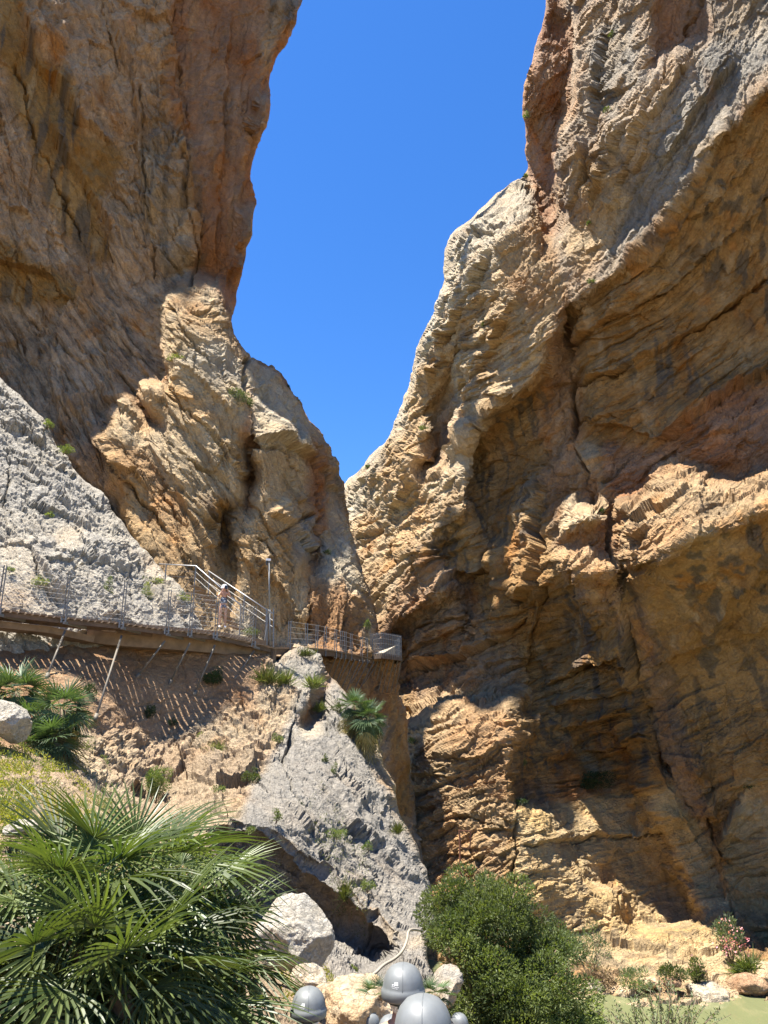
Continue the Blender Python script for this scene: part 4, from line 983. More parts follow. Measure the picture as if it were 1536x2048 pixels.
# the far walkway and its viewing balcony
far_px = [(545, 1296, 31.8), (575, 1296, 33.5), (600, 1296, 36), (650, 1299, 38.8), (690, 1306, 42), (725, 1313, 45), (757, 1320, 47.5)]
fp = smooth_path([at(*p) for p in far_px])
farw = empty('boardwalk', fp[0]); OF = Vector(fp[0])
tag(farw, 'farther boardwalk with short steel posts running to the balcony at the gorge corner', 'walkway', 'boardwalks pinned to the cliff')
rs = resample(fp, .2)
for i, p in enumerate(rs):
    n = inward(rs, i); o = link('plank', pm[i % 4], farw); o.location = p - OF; o.rotation_euler = (0, 0, math.atan2(n.y, n.x)); o.scale = (1, 1.25, 1.2)
for off in (.06, 1.0):
    q = run(fp, off, -.17); mb = MB(OF)
    for a, b in zip(q[:-1], q[1:]): mb.bar(a, b, .1, .24)
    mb.build('beam', M_DWOOD, farw)
def far_post(x, y, Y, h, par, org):
    b = at(x, y, Y); mb = MB(org)
    for dx in (-.05, .05): mb.bar(b + Vector((dx, 0, -.3)), b + Vector((dx, 0, h)), .035, .06)
    mb.build('post', M_STEEL, par); return b + Vector((0, 0, h))
tops = []
for x, y, Y in ((578, 1297, 33.8), (612, 1298, 36.4), (633, 1299, 37.8), (650, 1301, 38.9), (671, 1305, 40.4), (682, 1307, 41.3), (690, 1308, 42), (702, 1311, 43), (723, 1315, 44.9), (733, 1317, 45.7), (743, 1319, 46.6)):
    tops.append(far_post(x, y, Y, 1.25, farw, OF))
for k in range(5):
    mb = MB(OF)
    for a, b in zip(tops[:-1], tops[1:]): mb.tube([a + Vector((0, 0, -.03 - .25 * k)), b + Vector((0, 0, -.03 - .25 * k))], .008, 4)
    mb.build('cable', M_CABLE, farw)
for k in range(10):
    x = 664 + k * 9.5; Y = 40.0 + k * .8
    a = at(x + 8, 1316 + k * .8, Y); b = LEFT.pt(x - 14 - k * .9, 1368 + (k % 3) * 6, .1)
    mb = MB(OF); mb.tube([a, b], .03, 6); mb.build('strut', M_STRUT, farw)
# balcony: a platform standing out from the corner
bal = [at(740, 1311, 47.2), at(762, 1327, 46.6), at(803, 1309, 49.0), at(786, 1296, 50.8)]
balc = empty('balcony', bal[1]); OB = Vector(bal[1])
tag(balc, 'small viewing balcony ringed with steel posts at the far end of the walkway', 'balcony')
zb = bal[0].z
c4 = []
for q, (x, Y) in zip(bal, ((740, 46.6), (763, 45.8), (803, 47.4), (790, 50.0))):
    v = at(x, 1309, Y); v.z = zb; c4.append(v)
mb = MB(OB); mb.add([v for v in c4] + [v - Vector((0, 0, .14)) for v in c4], [(0, 1, 2, 3), (7, 6, 5, 4), (0, 4, 5, 1), (1, 5, 6, 2), (2, 6, 7, 3), (3, 7, 4, 0)])
mb.build('floor', M_WOOD, balc)
M_PALE = simple('pale_boards', (.45, .39, .30), .8, 0, .15, 4)
ra, rb = c4[0].lerp(c4[1], .2), c4[3].lerp(c4[2], .2)
mb = MB(OB); mb.add([ra + Vector((0, 0, .02)), c4[1].lerp(c4[2], .1) + Vector((0, 0, .02)), c4[1].lerp(c4[2], .7) + Vector((0, .4, .62)), ra.lerp(rb, .7) + Vector((0, .9, .42)), ra, c4[1].lerp(c4[2], .1), c4[1].lerp(c4[2], .7) + Vector((0, .5, .0)), ra.lerp(rb, .7) + Vector((0, .9, .0))],
    [(0, 1, 2, 3), (0, 4, 5, 1), (1, 5, 6, 2), (2, 6, 7, 3), (3, 7, 4, 0)])
mb.build('ramp', M_PALE, balc)
for a, b in zip(c4, c4[1:] + c4[:1]):
    mb = MB(OB); mb.bar(a - Vector((0, 0, .22)), b - Vector((0, 0, .22)), .1, .2); mb.build('beam', M_DWOOD, balc)
    if a is c4[3]: continue
    n_ = 5 if a is c4[0] else 9 if a is c4[1] else 4
    for k in range(n_):
        p = a.lerp(b, (k + .5) / n_); mb = MB(OB)
        for dx in (-.04, .04): mb.bar(p + Vector((dx, 0, -.3)), p + Vector((dx, 0, 1.28)), .03, .05)
        mb.build('post', M_STEEL, balc)
    mb = MB(OB)
    for k in range(4): mb.tube([a + Vector((0, 0, 1.2 - .3 * k)), b + Vector((0, 0, 1.2 - .3 * k))], .008, 4)
    mb.build('cable', M_CABLE, balc)
for k in range(9):
    a = c4[0].lerp(c4[2], k / 8.) + Vector((0, 0, -.3)); b = at(722 + k * 8.5, 1385, 46.6 + k * .2); mb = MB(OB); mb.tube([a, b], .028, 6); mb.build('strut', M_STRUT, balc)

# stairs with shining handrails behind the woman
sr = empty('stair_railing', at(480, 1262, 31.2)); OS = Vector(sr.location)
tag(sr, 'steel stair handrails slanting down behind the woman on the boardwalk', 'railing')
def rail(pts, posts_, nm=3, r=.028):
    P_ = [at(*p) for p in pts]
    mb = MB(OS); mb.tube(P_, r, 8); mb.build('handrail', M_SHINY, sr, True)
    for k in range(1, nm):
        mb = MB(OS); mb.tube([p + Vector((0, 0, -.27 * k)) for p in P_], .007, 5); mb.build('cable', M_CABLE, sr)
    for t in posts_:
        t_ = t * (len(P_) - 1); i = min(int(t_), len(P_) - 2); p = P_[i].lerp(P_[i + 1], t_ - i)
        mb = MB(OS); mb.bar(p, p - Vector((0, 0, 1.25)), .045, .045); mb.build('post', M_STEEL, sr)
rail([(318, 1128, 33.2), (392, 1132, 33.0), (482, 1211, 30.6)], (.1, .5, 1.0))
rail([(417, 1142, 33.6), (483, 1186, 32.4), (546, 1228, 31.5)], (.02, .55, .9))
mb = MB(OS)
for k in range(9):
    p = at(395 + k * 9.5, 1176 + k * 9.8, 33.4 - .22 * k); mb.bar(p + Vector((-.1, -.5, 0)), p + Vector((.1, .7, 0)), .32, .05)
mb.build('step', M_WOOD, sr)
mb = MB(OS); mb.tube([at(362, 1183, 33.2), at(390, 1148, 33.0)], .02, 6); mb.build('strut', M_STRUT, sr)

# mast
mb = MB(at(540, 1292, 31.7)); A = mb.o.copy(); mt = empty('camera_mast', A)
tag(mt, 'tall thin steel mast with a small white camera head beside the deck corner', 'mast')
T = at(538, 1122, 31.7)
mb.tube([A, A.lerp(T, .42)], .055, 8); mb.tube([A.lerp(T, .42), T], .036, 8); mb.build('pole', M_STEEL, mt, True)
mb = MB(A); mb.bar(T + Vector((-.12, -.05, .05)), T + Vector((.07, 0, .05)), .1, .09); mb.build('camera_head', simple('white_plastic', (.8, .8, .8), .4), mt)
mb = MB(A); mb.tube([T + Vector((-.09, -.05, 0)), T + Vector((-.09, -.05, -.2))], .035, 8); mb.build('lens_housing', simple('black_plastic', (.03, .03, .03), .4), mt)
mb = MB(A); mb.tube([at(528, 1290, 31.5), at(539, 1218, 31.65)], .02, 6); mb.build('stay', M_STEEL, mt)
for dx in (-6, 7):
    mb = MB(A); mb.bar(at(540 + dx, 1294, 31.6), at(540 + dx, 1217, 31.6), .05, .06); mb.build('upright', M_STEEL, mt)

# rusty sign frame low on the right
A = RIGHT.pt(921, 1762, 1.0); sg = empty('iron_frame', A)
tag(sg, 'rusty iron pole with a square open frame against the sunlit orange rock', 'pole')
YS = A.y
mb = MB(A); mb.tube([A, at(919, 1660, YS)], .05, 6); mb.build('pole', M_RUST, sg)
mb = MB(A)
fr = [at(919, 1661, YS), at(941, 1663, YS), at(940, 1697, YS), at(922, 1695, YS)]
for a, b in zip(fr, fr[1:] + fr[:1]): mb.bar(a, b, .06, .06)
mb.build('frame', M_RUST, sg)
# pale hose
hp = [(846, 1862, 15.6), (826, 1858, 15.3), (816, 1862, 15.0), (815, 1880, 14.6), (806, 1902, 14.2), (790, 1918, 13.9), (766, 1930, 13.6), (752, 1946, 13.4), (730, 1960, 13.3)]
hq = smooth_path([at(*p) for p in hp])
mb = MB(hq[0]); mb.tube(hq, .024, 8); tag(mb.build('hose', simple('pale_plastic', (.30, .26, .20), .7, 0, .1, 5), None, True), 'pale hose hanging in a curve over the dark rock above the helmets', 'hose')
# ------------------------------------------------------------------ boulders
def boulder(name, c, size, seed, mat, kind, label, cat='boulder', group=None, cuts=14, sub=5, rot=0.0, rough=1.5):
    """an angular rock: a ball cut by planes, then worn"""
    bm = bmesh.new(); bmesh.ops.create_icosphere(bm, subdivisions=sub, radius=1)
    V = np.array([v.co for v in bm.verts]); F = np.array([[v.index for v in f.verts] for f in bm.faces]); bm.free()
    r = np.random.RandomState(seed)
    D = V / np.linalg.norm(V, axis=1, keepdims=True); R = np.ones(len(V))
    for k in range(cuts):
        n = r.normal(size=3); n[1] = -abs(n[1]) * .8; n /= np.linalg.norm(n); h = r.uniform(.58, .88)
        dn = D @ n; R = np.where(dn > 1e-3, np.minimum(R, h / np.maximum(dn, 1e-3)), R)
    V = D * R[:, None]
    ca, sa = math.cos(rot), math.sin(rot)
    V = V * np.array(size); V = np.stack([V[:, 0] * ca - V[:, 2] * sa, V[:, 1], V[:, 0] * sa + V[:, 2] * ca], -1)
    s_ = max(size)
    Q = V / s_ + seed
    V = V + D * (s_ * rough * (.10 * fbm(Q, .6, 4, 1.1) + .035 * fbm(Q, .12, 4, 4.4)))[:, None]
    c1, c2, g, _ = ROCK[kind]
    t = sstep(-.3, .3, fbm(Q, .5, 4, 2.2))[:, None]
    col = np.array(c1) * t + np.array(c2) * (1 - t)
    gg = (g * sstep(-.3, .3, fbm(Q, .3, 4, 7.7) + D[:, 2] * .4))[:, None]
    col = col * (1 - gg * .7) + np.array([.40, .37, .31]) * gg * .7
    col = col * (1 + .2 * fbm(Q, .08, 3, 5.5))[:, None]
    o = mesh_np(name, V, F, mat, np.clip(col, .02, .8)); o.location = c
    tag(o, label, cat, group); return o
boulder('boulder', at(588, 1872, 11.6), (.60, .5, .50), 3, M_ROCK_NEAR, 'grey', 'large pale grey boulder lying right of the big fan palm, below the dark cave', group='boulders along the path', rot=-.75, cuts=9, sub=6)
boulder('boulder', at(10, 1446, 16.5), (.60, .5, .42), 8, M_ROCK_NEAR, 'grey', 'pale grey boulder at the left edge below the leaning palm', group='boulders along the path', rot=-.4, sub=6)
boulder('boulder', at(722, 2035, 9.6), (.50, .45, .44), 12, M_ROCK_NEAR, 'cream', 'cream boulder at the foot of the picture between the two raised helmets', group='boulders along the path', rot=-.35, sub=6)
boulder('boulder', at(614, 1958, 10.6), (.24, .2, .17), 15, M_ROCK_NEAR, 'pale', 'small cream stone between the grey boulder and the left helmet', group='boulders along the path', sub=5)
boulder('boulder', at(648, 1992, 10.2), (.16, .15, .12), 16, M_ROCK_NEAR, 'cream', 'fist sized stone just right of the left helmet', group='boulders along the path', sub=4)
boulder('boulder', at(40, 1655, 10.5), (.22, .2, .13), 18, M_ROCK_NEAR, 'grey', 'flat grey stone among the grass above the big fan palm', group='boulders along the path', sub=5)
boulder('rock_slab', at(893, 1975, 11.8), (.30, .6, .20), 22, M_ROCK_NEAR, 'dgrey', 'brown rock slab hanging beside the bush right of the raised helmet', 'rock', rot=.6, sub=6)
for i, (x, y, Y, s_, k, l) in enumerate(((1250, 1985, 38.0, .5, 'cream', 'small cream rock at the waterline in the middle of the far bank'), (1345, 1965, 38.0, .42, 'brown', 'reddish rock at the waterline below the pink oleander'),
        (1420, 1992, 37.6, .9, 'pale', 'broad pale rock at the water edge below the flowering oleander'), (1500, 1975, 38.2, .8, 'brown', 'brown rock on the far bank under the tufted grass'), (1536, 1950, 39.0, .9, 'cream', 'cream rock at the right edge of the far bank'),
        (1190, 1975, 38.5, .5, 'pale', 'pale rock at the water edge below the dry bush'), (1300, 1968, 38.4, .45, 'cream', 'rounded cream rock at the water edge left of the oleander'))):
    boulder('bank_rock', at(x, y, Y), (s_ * 1.3, s_, s_ * .6), 30 + i, M_ROCK, k, l, 'rock', 'rocks on the far river bank', sub=4)

# ------------------------------------------------------------------ leaves
def leaf_material(name, rgb, rgb2, trans=.35, rough=.5):
    m, nt, b = nodes(name)
    a = nn(nt, 'ShaderNodeAttribute', attribute_name='rock_colour')
    g = nn(nt, 'ShaderNodeSeparateColor'); nt.links.new(a.outputs['Color'], g.inputs[0])
    mx = nn(nt, 'ShaderNodeMixRGB', i_1=(*rgb, 1), i_2=(*rgb2, 1)); nt.links.new(g.outputs[0], mx.inputs[0])
    oi = nn(nt, 'ShaderNodeObjectInfo'); mr = nn(nt, 'ShaderNodeMapRange', i_3=.6, i_4=1.35); nt.links.new(oi.outputs['Random'], mr.inputs[0])
    v = nn(nt, 'ShaderNodeVectorMath', operation='SCALE'); nt.links.new(mx.outputs[0], v.inputs[0]); nt.links.new(mr.outputs[0], v.inputs['Scale'])
    nt.links.new(v.outputs[0], b.inputs['Base Color']); b.inputs['Roughness'].default_value = rough
    b.inputs['Specular IOR Level'].default_value = .3
    tr = nn(nt, 'ShaderNodeBsdfTranslucent'); v2 = nn(nt, 'ShaderNodeMixRGB', blend_type='MULTIPLY', i_0=1.0, i_2=(1.5, 1.6, .5, 1)); nt.links.new(v.outputs[0], v2.inputs[1]); nt.links.new(v2.outputs[0], tr.inputs[0])
    ms = nn(nt, 'ShaderNodeMixShader', i_0=trans); nt.links.new(b.outputs[0], ms.inputs[1]); nt.links.new(tr.outputs[0], ms.inputs[2])
    nt.links.new(ms.outputs[0], nt.nodes['Material Output'].inputs[0]); return m
M_PALM = leaf_material('palm_leaf', (.032, .058, .018), (.145, .175, .055), .22, .42)
M_PALMB = leaf_material('palm_leaf_bluish', (.04, .075, .03), (.13, .18, .085), .2, .5)
M_PALMDRY = leaf_material('palm_leaf_dry', (.30, .22, .09), (.22, .20, .07), .2, .5)
M_BUSH = leaf_material('bush_leaf', (.07, .10, .035), (.20, .235, .085), .35, .55)
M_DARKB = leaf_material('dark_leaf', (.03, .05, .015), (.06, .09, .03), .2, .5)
M_SHRUB = leaf_material('shrub_leaf', (.08, .115, .04), (.17, .19, .06), .3, .6)
M_TUFT = leaf_material('tuft_leaf', (.10, .14, .045), (.24, .24, .09), .3, .6)
M_OLEA = leaf_material('oleander_leaf', (.09, .12, .06), (.17, .20, .10), .3, .5)
M_DRY = leaf_material('dry_twig', (.22, .15, .09), (.30, .22, .13), .1, .8)
M_YEL = leaf_material('yellow_green_leaf', (.20, .22, .03), (.42, .38, .05), .35, .5)
M_PINK = leaf_material('pink_flower', (.65, .22, .28), (.75, .40, .42), .3, .6)
M_BARK = simple('bark', (.16, .11, .075), .9, 0, .3, 12, .5)
M_FIBRE = simple('palm_fibre', (.14, .10, .06), .95, 0, .4, 20, .6)

def leaves_np(P, D, Nn, ln, wd, fold=.25):
    """rhombic folded leaves: P base, D direction, Nn side normal"""
    n = len(P); S_ = np.cross(D, Nn); S_ /= np.linalg.norm(S_, axis=1, keepdims=True) + 1e-9
    U = np.cross(S_, D)
    ln = np.asarray(ln).reshape(-1, 1) * np.ones((n, 1)); wd = np.asarray(wd).reshape(-1, 1) * np.ones((n, 1))
    v0 = P; v1 = P + D * ln * .45 + S_ * wd * .5 + U * wd * fold; v2 = P + D * ln - U * ln * .08; v3 = P + D * ln * .45 - S_ * wd * .5 + U * wd * fold
    V = np.stack([v0, v1, v2, v3], 1).reshape(-1, 3)
    b = np.arange(n)[:, None] * 4
    F = np.concatenate([b + np.array([0, 1, 2]), b + np.array([0, 2, 3])])
    return V, F
def unit(a): return a / (np.linalg.norm(a, axis=-1, keepdims=True) + 1e-9)
def bush(c, rad, n, mat, ln, wd, seed, clumps=24, up=.3, flat=0.0, name='foliage', par=None, density=.35, csize=.42):
    """leaves gathered on twig ends in uneven clumps through a crown"""
    r = np.random.RandomState(seed); rad = np.array(rad)
    cc = unit(r.normal(size=(clumps, 3))) * (r.uniform(.25, 1.0, (clumps, 1)) ** .5) ; cc[:, 2] = np.abs(cc[:, 2]) * (1 - flat) + cc[:, 2] * flat if flat < 1 else cc[:, 2]
    cs = r.uniform(.5, 1.25, clumps) * csize
    which = r.choice(clumps, n, p=cs ** 2 / (cs ** 2).sum())
    d = unit(r.normal(size=(n, 3))); rr = r.uniform(density, 1, n) ** .6
    loc = cc[which] + d * (cs[which] * rr)[:, None]
    nz = perlin(loc[:, 0] * 3.1 + seed, loc[:, 1] * 3.1, loc[:, 2] * 3.1) ; keep = nz > -.38
    loc, d, which = loc[keep], d[keep], which[keep]; n = len(loc)
    P = loc * rad
    D = unit(d * .7 + unit(loc) * .4 + r.normal(size=(n, 3)) * .5 + np.array([0, 0, up]))
    N_ = unit(r.normal(size=(n, 3)) + np.array([0, 0, 1.0]))
    V, F = leaves_np(P, D, N_, ln * r.uniform(.6, 1.25, n), wd * r.uniform(.7, 1.2, n))
    t = np.clip(.5 + .9 * (r.uniform(size=clumps)[which] - .5) + r.normal(size=n) * .22, 0, 1)
    col = np.repeat(np.stack([t, t, t], 1), 4, 0)
    o = mesh_np(name, V, F, mat, col, False)
    if par is not None: o.parent = par
    else: o.location = c
    return o, cc * rad
def branches(par, base, tips, mat, r0, name='branch', seed=0):
    r = random.Random(seed)
    for t in tips:
        b = Vector(base); t = Vector(t); m = b.lerp(t, .5) + Vector((r.uniform(-.1, .1), r.uniform(-.1, .1), r.uniform(-.02, .1))) * (t - b).length
        mb = MB(); mb.tube([b, b.lerp(m, .6), m, m.lerp(t, .5) + Vector((0, 0, .02)), t], r0, 6, r0 * .25); mb.build(name, mat, par, True)

# the big round bush
c = at(965, 1900, 14.0)
bu = empty('bush', at(985, 2110, 14.0)); off = c - bu.location
tag(bu, 'large rounded bright green bush at the bottom centre, right of the helmets', 'bush')
parts = [((972, 1845, 14.0), (.92, .9, .78), 21000, 41), ((1030, 1985, 13.6), (1.15, 1.0, .85), 26000, 42), ((922, 1885, 13.7), (.55, .6, .62), 7000, 43), ((1075, 1905, 14.2), (.62, .7, .55), 8000, 44), ((985, 2090, 13.3), (1.25, 1.0, .8), 22000, 45), ((1100, 2050, 13.5), (.8, .8, .7), 12000, 46)]
for i, (pp, rad, n, sd) in enumerate(parts):
    o, cc = bush(None, rad, n, M_BUSH, .068, .024, sd, clumps=46, par=bu, csize=.30, density=.5, flat=.35)
    o.location = at(*pp) - bu.location
    branches(bu, (0, 0, 0), [Vector(q) + o.location for q in cc[:6]], M_BARK, .035, seed=sd)
# front twiggy shrub at the bottom right
sh = empty('shrub', at(1330, 2140, 9.5)); tag(sh, 'open leafy shrub rising from the bottom edge in front of the green water', 'shrub')
r = np.random.RandomState(77); sp = []
for k in range(46):
    x = 1330 + r.normal() * 70; tip = at(x, 2048 - r.uniform(0, 105) * math.exp(-((x - 1310) / 110) ** 2) - 5, 9.5 + r.normal() * .25)
    base = at(1330 + r.normal() * 25, 2150, 9.5); sp.append((base, tip))
V_, F_, C_ = [], [], []; nb = 0
for k, (a, b) in enumerate(sp):
    mb = MB(sh.location); mid = a.lerp(b, .5) + Vector((r.normal() * .04, r.normal() * .04, .03)); mb.tube([a, mid, b], .007, 5, .002); mb.build('stem', M_BARK, sh, True)
    n = 46; t = r.uniform(.25, 1.0, n); P = np.array([list((a.lerp(mid, u * 2) if u < .5 else mid.lerp(b, u * 2 - 1)) - sh.location) for u in t])
    ax = np.array((b - a).normalized()); D = unit(r.normal(size=(n, 3)) + ax * .9); 
    V, F = leaves_np(P + r.normal(size=(n, 3)) * .012, D, unit(r.normal(size=(n, 3)) + [0, -.2, 1]), .042 * r.uniform(.7, 1.3, n), .017)
    V_.append(V); F_.append(F + nb); nb += len(V); tt = np.clip(r.uniform(0, .7, n) + (k % 5) * .08, 0, 1); C_.append(np.repeat(np.stack([tt] * 3, 1), 4, 0))
o = mesh_np('foliage', np.concatenate(V_), np.concatenate(F_), M_OLEA, np.concatenate(C_), False); o.parent = sh

# ------------------------------------------------------------------ fan palms
def fan_leaf(seed, droop=.25, nb=24, lp=.46, lb=.54, wd=.024, spread=112, stiff=1.0):
    r = random.Random(seed); v = []; f = []; col = []
    def strip(pts, ws, side, fold, t):
        n0 = len(v)
        for p, w in zip(pts, ws):
            v.extend([p - side * w / 2 + fold * w * .35, p, p + side * w / 2 + fold * w * .35]); col.extend([t] * 3)
        for i in range(len(pts) - 1):
            a = n0 + i * 3; f.extend([(a, a + 1, a + 4, a + 3), (a + 1, a + 2, a + 5, a + 4)])
    # petiole bends under its own weight
    pts = [Vector((0, lp * t, lp * (.10 * t - .22 * t * t))) for t in (0, .35, .7, 1)]
    strip(pts, [.016, .012, .010, .010], Vector((1, 0, 0)), Vector((0, 0, -1)), .75)
    hub = pts[-1]; tilt = -.18 - droop * .5
    ey = Vector((0, math.cos(tilt), math.sin(tilt))); ez = Vector((0, -math.sin(tilt), math.cos(tilt))); ex = Vector((1, 0, 0))
    for k in range(nb):
        u = k / (nb - 1) * 2 - 1; a = math.radians(u * spread + r.uniform(-2, 2)); L = lb * (.62 + .38 * math.cos(a * .75)) * r.uniform(.92, 1.06)
        d = ex * math.sin(a) + ey * math.cos(a); d = (d + ez * (.10 * abs(u) + r.uniform(-.05, .05))).normalized(); s = d.cross(ez).normalized()
        dr = (droop * r.uniform(.6, 1.5)) * L
        P = [hub + d * L * t - ez * 0 - Vector((0, 0, 1)) * dr * (t ** 2.3) * (1.0 if t < .8 else 1.1) for t in (0, .25, .5, .75, 1)]
        w = wd * r.uniform(.85, 1.1)
        strip(P, [w * .30, w * .85, w, w * .7, w * .08], s, ez, min(1, max(0, .35 + .5 * (r.random() - .5) + .25 * abs(u))))
    V = np.array([tuple(p) for p in v]); F = np.array(f)
    o = mesh_np('leaf_template', V, F, M_PALM, np.stack([col] * 3, 1), False)
    me = o.data; me.name = 'leaf'; bpy.data.objects.remove(o); return me
FAN = [fan_leaf(k, d) for k, d in enumerate((.12, .25, .42, .65, .95, 1.3))]
FANX = [fan_leaf(40 + k, d, nb=20, lp=.5, lb=.52) for k, d in enumerate((.9, 1.3))]
FAN_S = [fan_leaf(20 + k, d, nb=18, lp=.30, lb=.42, wd=.030) for k, d in enumerate((.08, .15, .25))]
for me in FAN_S: me.materials.clear(); me.materials.append(M_PALMB)
FAN_D = []
for k in range(2):
    me = fan_leaf(60 + k, 1.2); me.materials.clear(); me.materials.append(M_PALMDRY); FAN_D.append(me)
def crown(par, c, n, seed, size=1.0, meshes=FAN, elo=-.55, ehi=1.35, dead=7, azc=None, azs=None):
    r = random.Random(seed)
    for k in range(n + dead):
        t = (k + .5) / n
        az = k * 2.39996 + r.uniform(-.3, .3)
        if azc is not None: az = azc + r.uniform(-azs, azs)
        el = ehi + (elo - ehi) * t ** .8 + r.uniform(-.12, .12)
        if k >= n: el = r.uniform(-1.3, -.8); me = FAN_D[k % 2]
        else:
            i = min(len(meshes) - 1, int(t * len(meshes) * .9 + r.uniform(-.4, .9))); me = meshes[max(0, i)]
        o = link('leaf', me, par)
        o.location = Vector(c) - par.location + Vector((math.sin(az) * .04, -math.cos(az) * .04, 0)) * -1
        s = size * r.uniform(.82, 1.15)
        o.scale = (s * r.choice((-1, 1)), s, s)
        o.rotation_mode = 'ZYX' if False else 'XYZ'
        o.matrix_basis = Matrix.Translation(o.location) @ Matrix.Rotation(az, 4, 'Z') @ Matrix.Rotation(el, 4, 'X') @ Matrix.Rotation(r.uniform(-.5, .5), 4, 'Y') @ Matrix.Diagonal((s * r.choice((-1, 1)), s, s, 1))
def palm(label, base, heads, group=None, **k):
    p = empty('fan_palm', base); tag(p, label, 'palm', group)
    for i, (c, n, size, sd) in enumerate(heads):
        mb = MB(base); c = Vector(c); b = Vector(base)
        mb.tube([b, b.lerp(c, .5) + Vector((.02, 0, .03)), c], .085 * size, 9, .06 * size); mb.build('stem', M_FIBRE, p, True)
        crown(p, c, n, sd, size, **k)
    return p
G = 'wild dwarf fan palms'
palm('big dark green fan palm filling the lower left corner', at(240, 2150, 5.3), [(at(140, 1835, 5.5), 26, 1.0, 1), (at(262, 1790, 5.9), 28, 1.0, 2), (at(60, 1990, 5.0), 22, .95, 3), (at(240, 1985, 5.0), 26, .95, 4)], G)
palm('spreading fan palm with stiff leaves fanning right towards the grey boulder', at(360, 2150, 6.2), [(at(345, 1850, 6.5), 30, .9, 5), (at(352, 1950, 6.2), 34, .98, 6), (at(300, 2060, 5.6), 22, .9, 7)], G, ehi=1.1)
palm('upper of the two palms growing beneath the left end of the boardwalk', at(60, 1455, 19.5), [(at(30, 1385, 19.5), 30, 1.35, 8), (at(62, 1440, 19.2), 18, 1.1, 11)], G, meshes=FAN_S, ehi=1.4, elo=-.7)
palm('lower of the two palms under the left boardwalk, beside the tan rubble', at(125, 1520, 18.3), [(at(125, 1420, 18.6), 30, 1.25, 9), (at(105, 1480, 18.2), 30, 1.15, 10), (at(60, 1490, 18.0), 20, 1.05, 12)], G, meshes=FAN_S, ehi=1.4, elo=-.9)
palm('small double palm clinging to the grey outcrop below the far boardwalk', at(718, 1478, 29.5), [(at(708, 1412, 29.6), 28, 1.1, 13), (at(738, 1438, 29.2), 30, 1.2, 14)], G, meshes=FAN_S, ehi=1.3, elo=-1.0, dead=8)
palm('young palm tuft showing right behind the raised helmet', at(880, 2010, 10.4), [(at(868, 1990, 10.4), 16, .38, 15)], G, meshes=FAN_S, ehi=1.2, elo=-.2, dead=0)
palm('little palm sprout between the cream boulder and the raised helmet', at(760, 2000, 9.0), [(at(757, 1990, 9.0), 8, .3, 16)], G, meshes=FAN_S, ehi=1.3, elo=.4, dead=0)

# ------------------------------------------------------------------ small shrubs and tufts on the rock
def tuft(lay, px, py, w, h, mat, kind, label, seed, group, cat='plant'):
    Y = lay.depth(px, py); c = at(px, py, Y - .15); s_ = Y / F0
    e = empty(kind, c); tag(e, label, cat, group)
    if kind == 'grass_tuft':
        r = np.random.RandomState(seed); n = 150
        P = r.normal(size=(n, 3)) * np.array([w * .12, .05 / s_, h * .05]) * s_
        D = unit(r.normal(size=(n, 3)) * np.array([.55 * w / h, .5, .4]) + [0, -.3, .9])
        V, F = leaves_np(P, D, unit(r.normal(size=(n, 3))), h * s_ * r.uniform(.5, 1.1, n), .012 * Y / 20)
        t = r.uniform(0, 1, n); o = mesh_np('blades', V, F, mat, np.repeat(np.stack([t] * 3, 1), 4, 0), False); o.parent = e
    else:
        n = int(np.clip(w * h * .8, 250, 3500))
        o, cc = bush(None, (w * s_ * .5, w * s_ * .4, h * s_ * .5), n, mat, max(.05, 3.6 * s_), max(.022, 1.7 * s_), seed, clumps=14, par=e, csize=.45, flat=.6)
        branches(e, (0, 0, -h * s_ * .45), [tuple(q) for q in cc[:4]], M_BARK, .02 * Y / 30, seed=seed)
TU = 'small plants rooted in cracks of the rock'
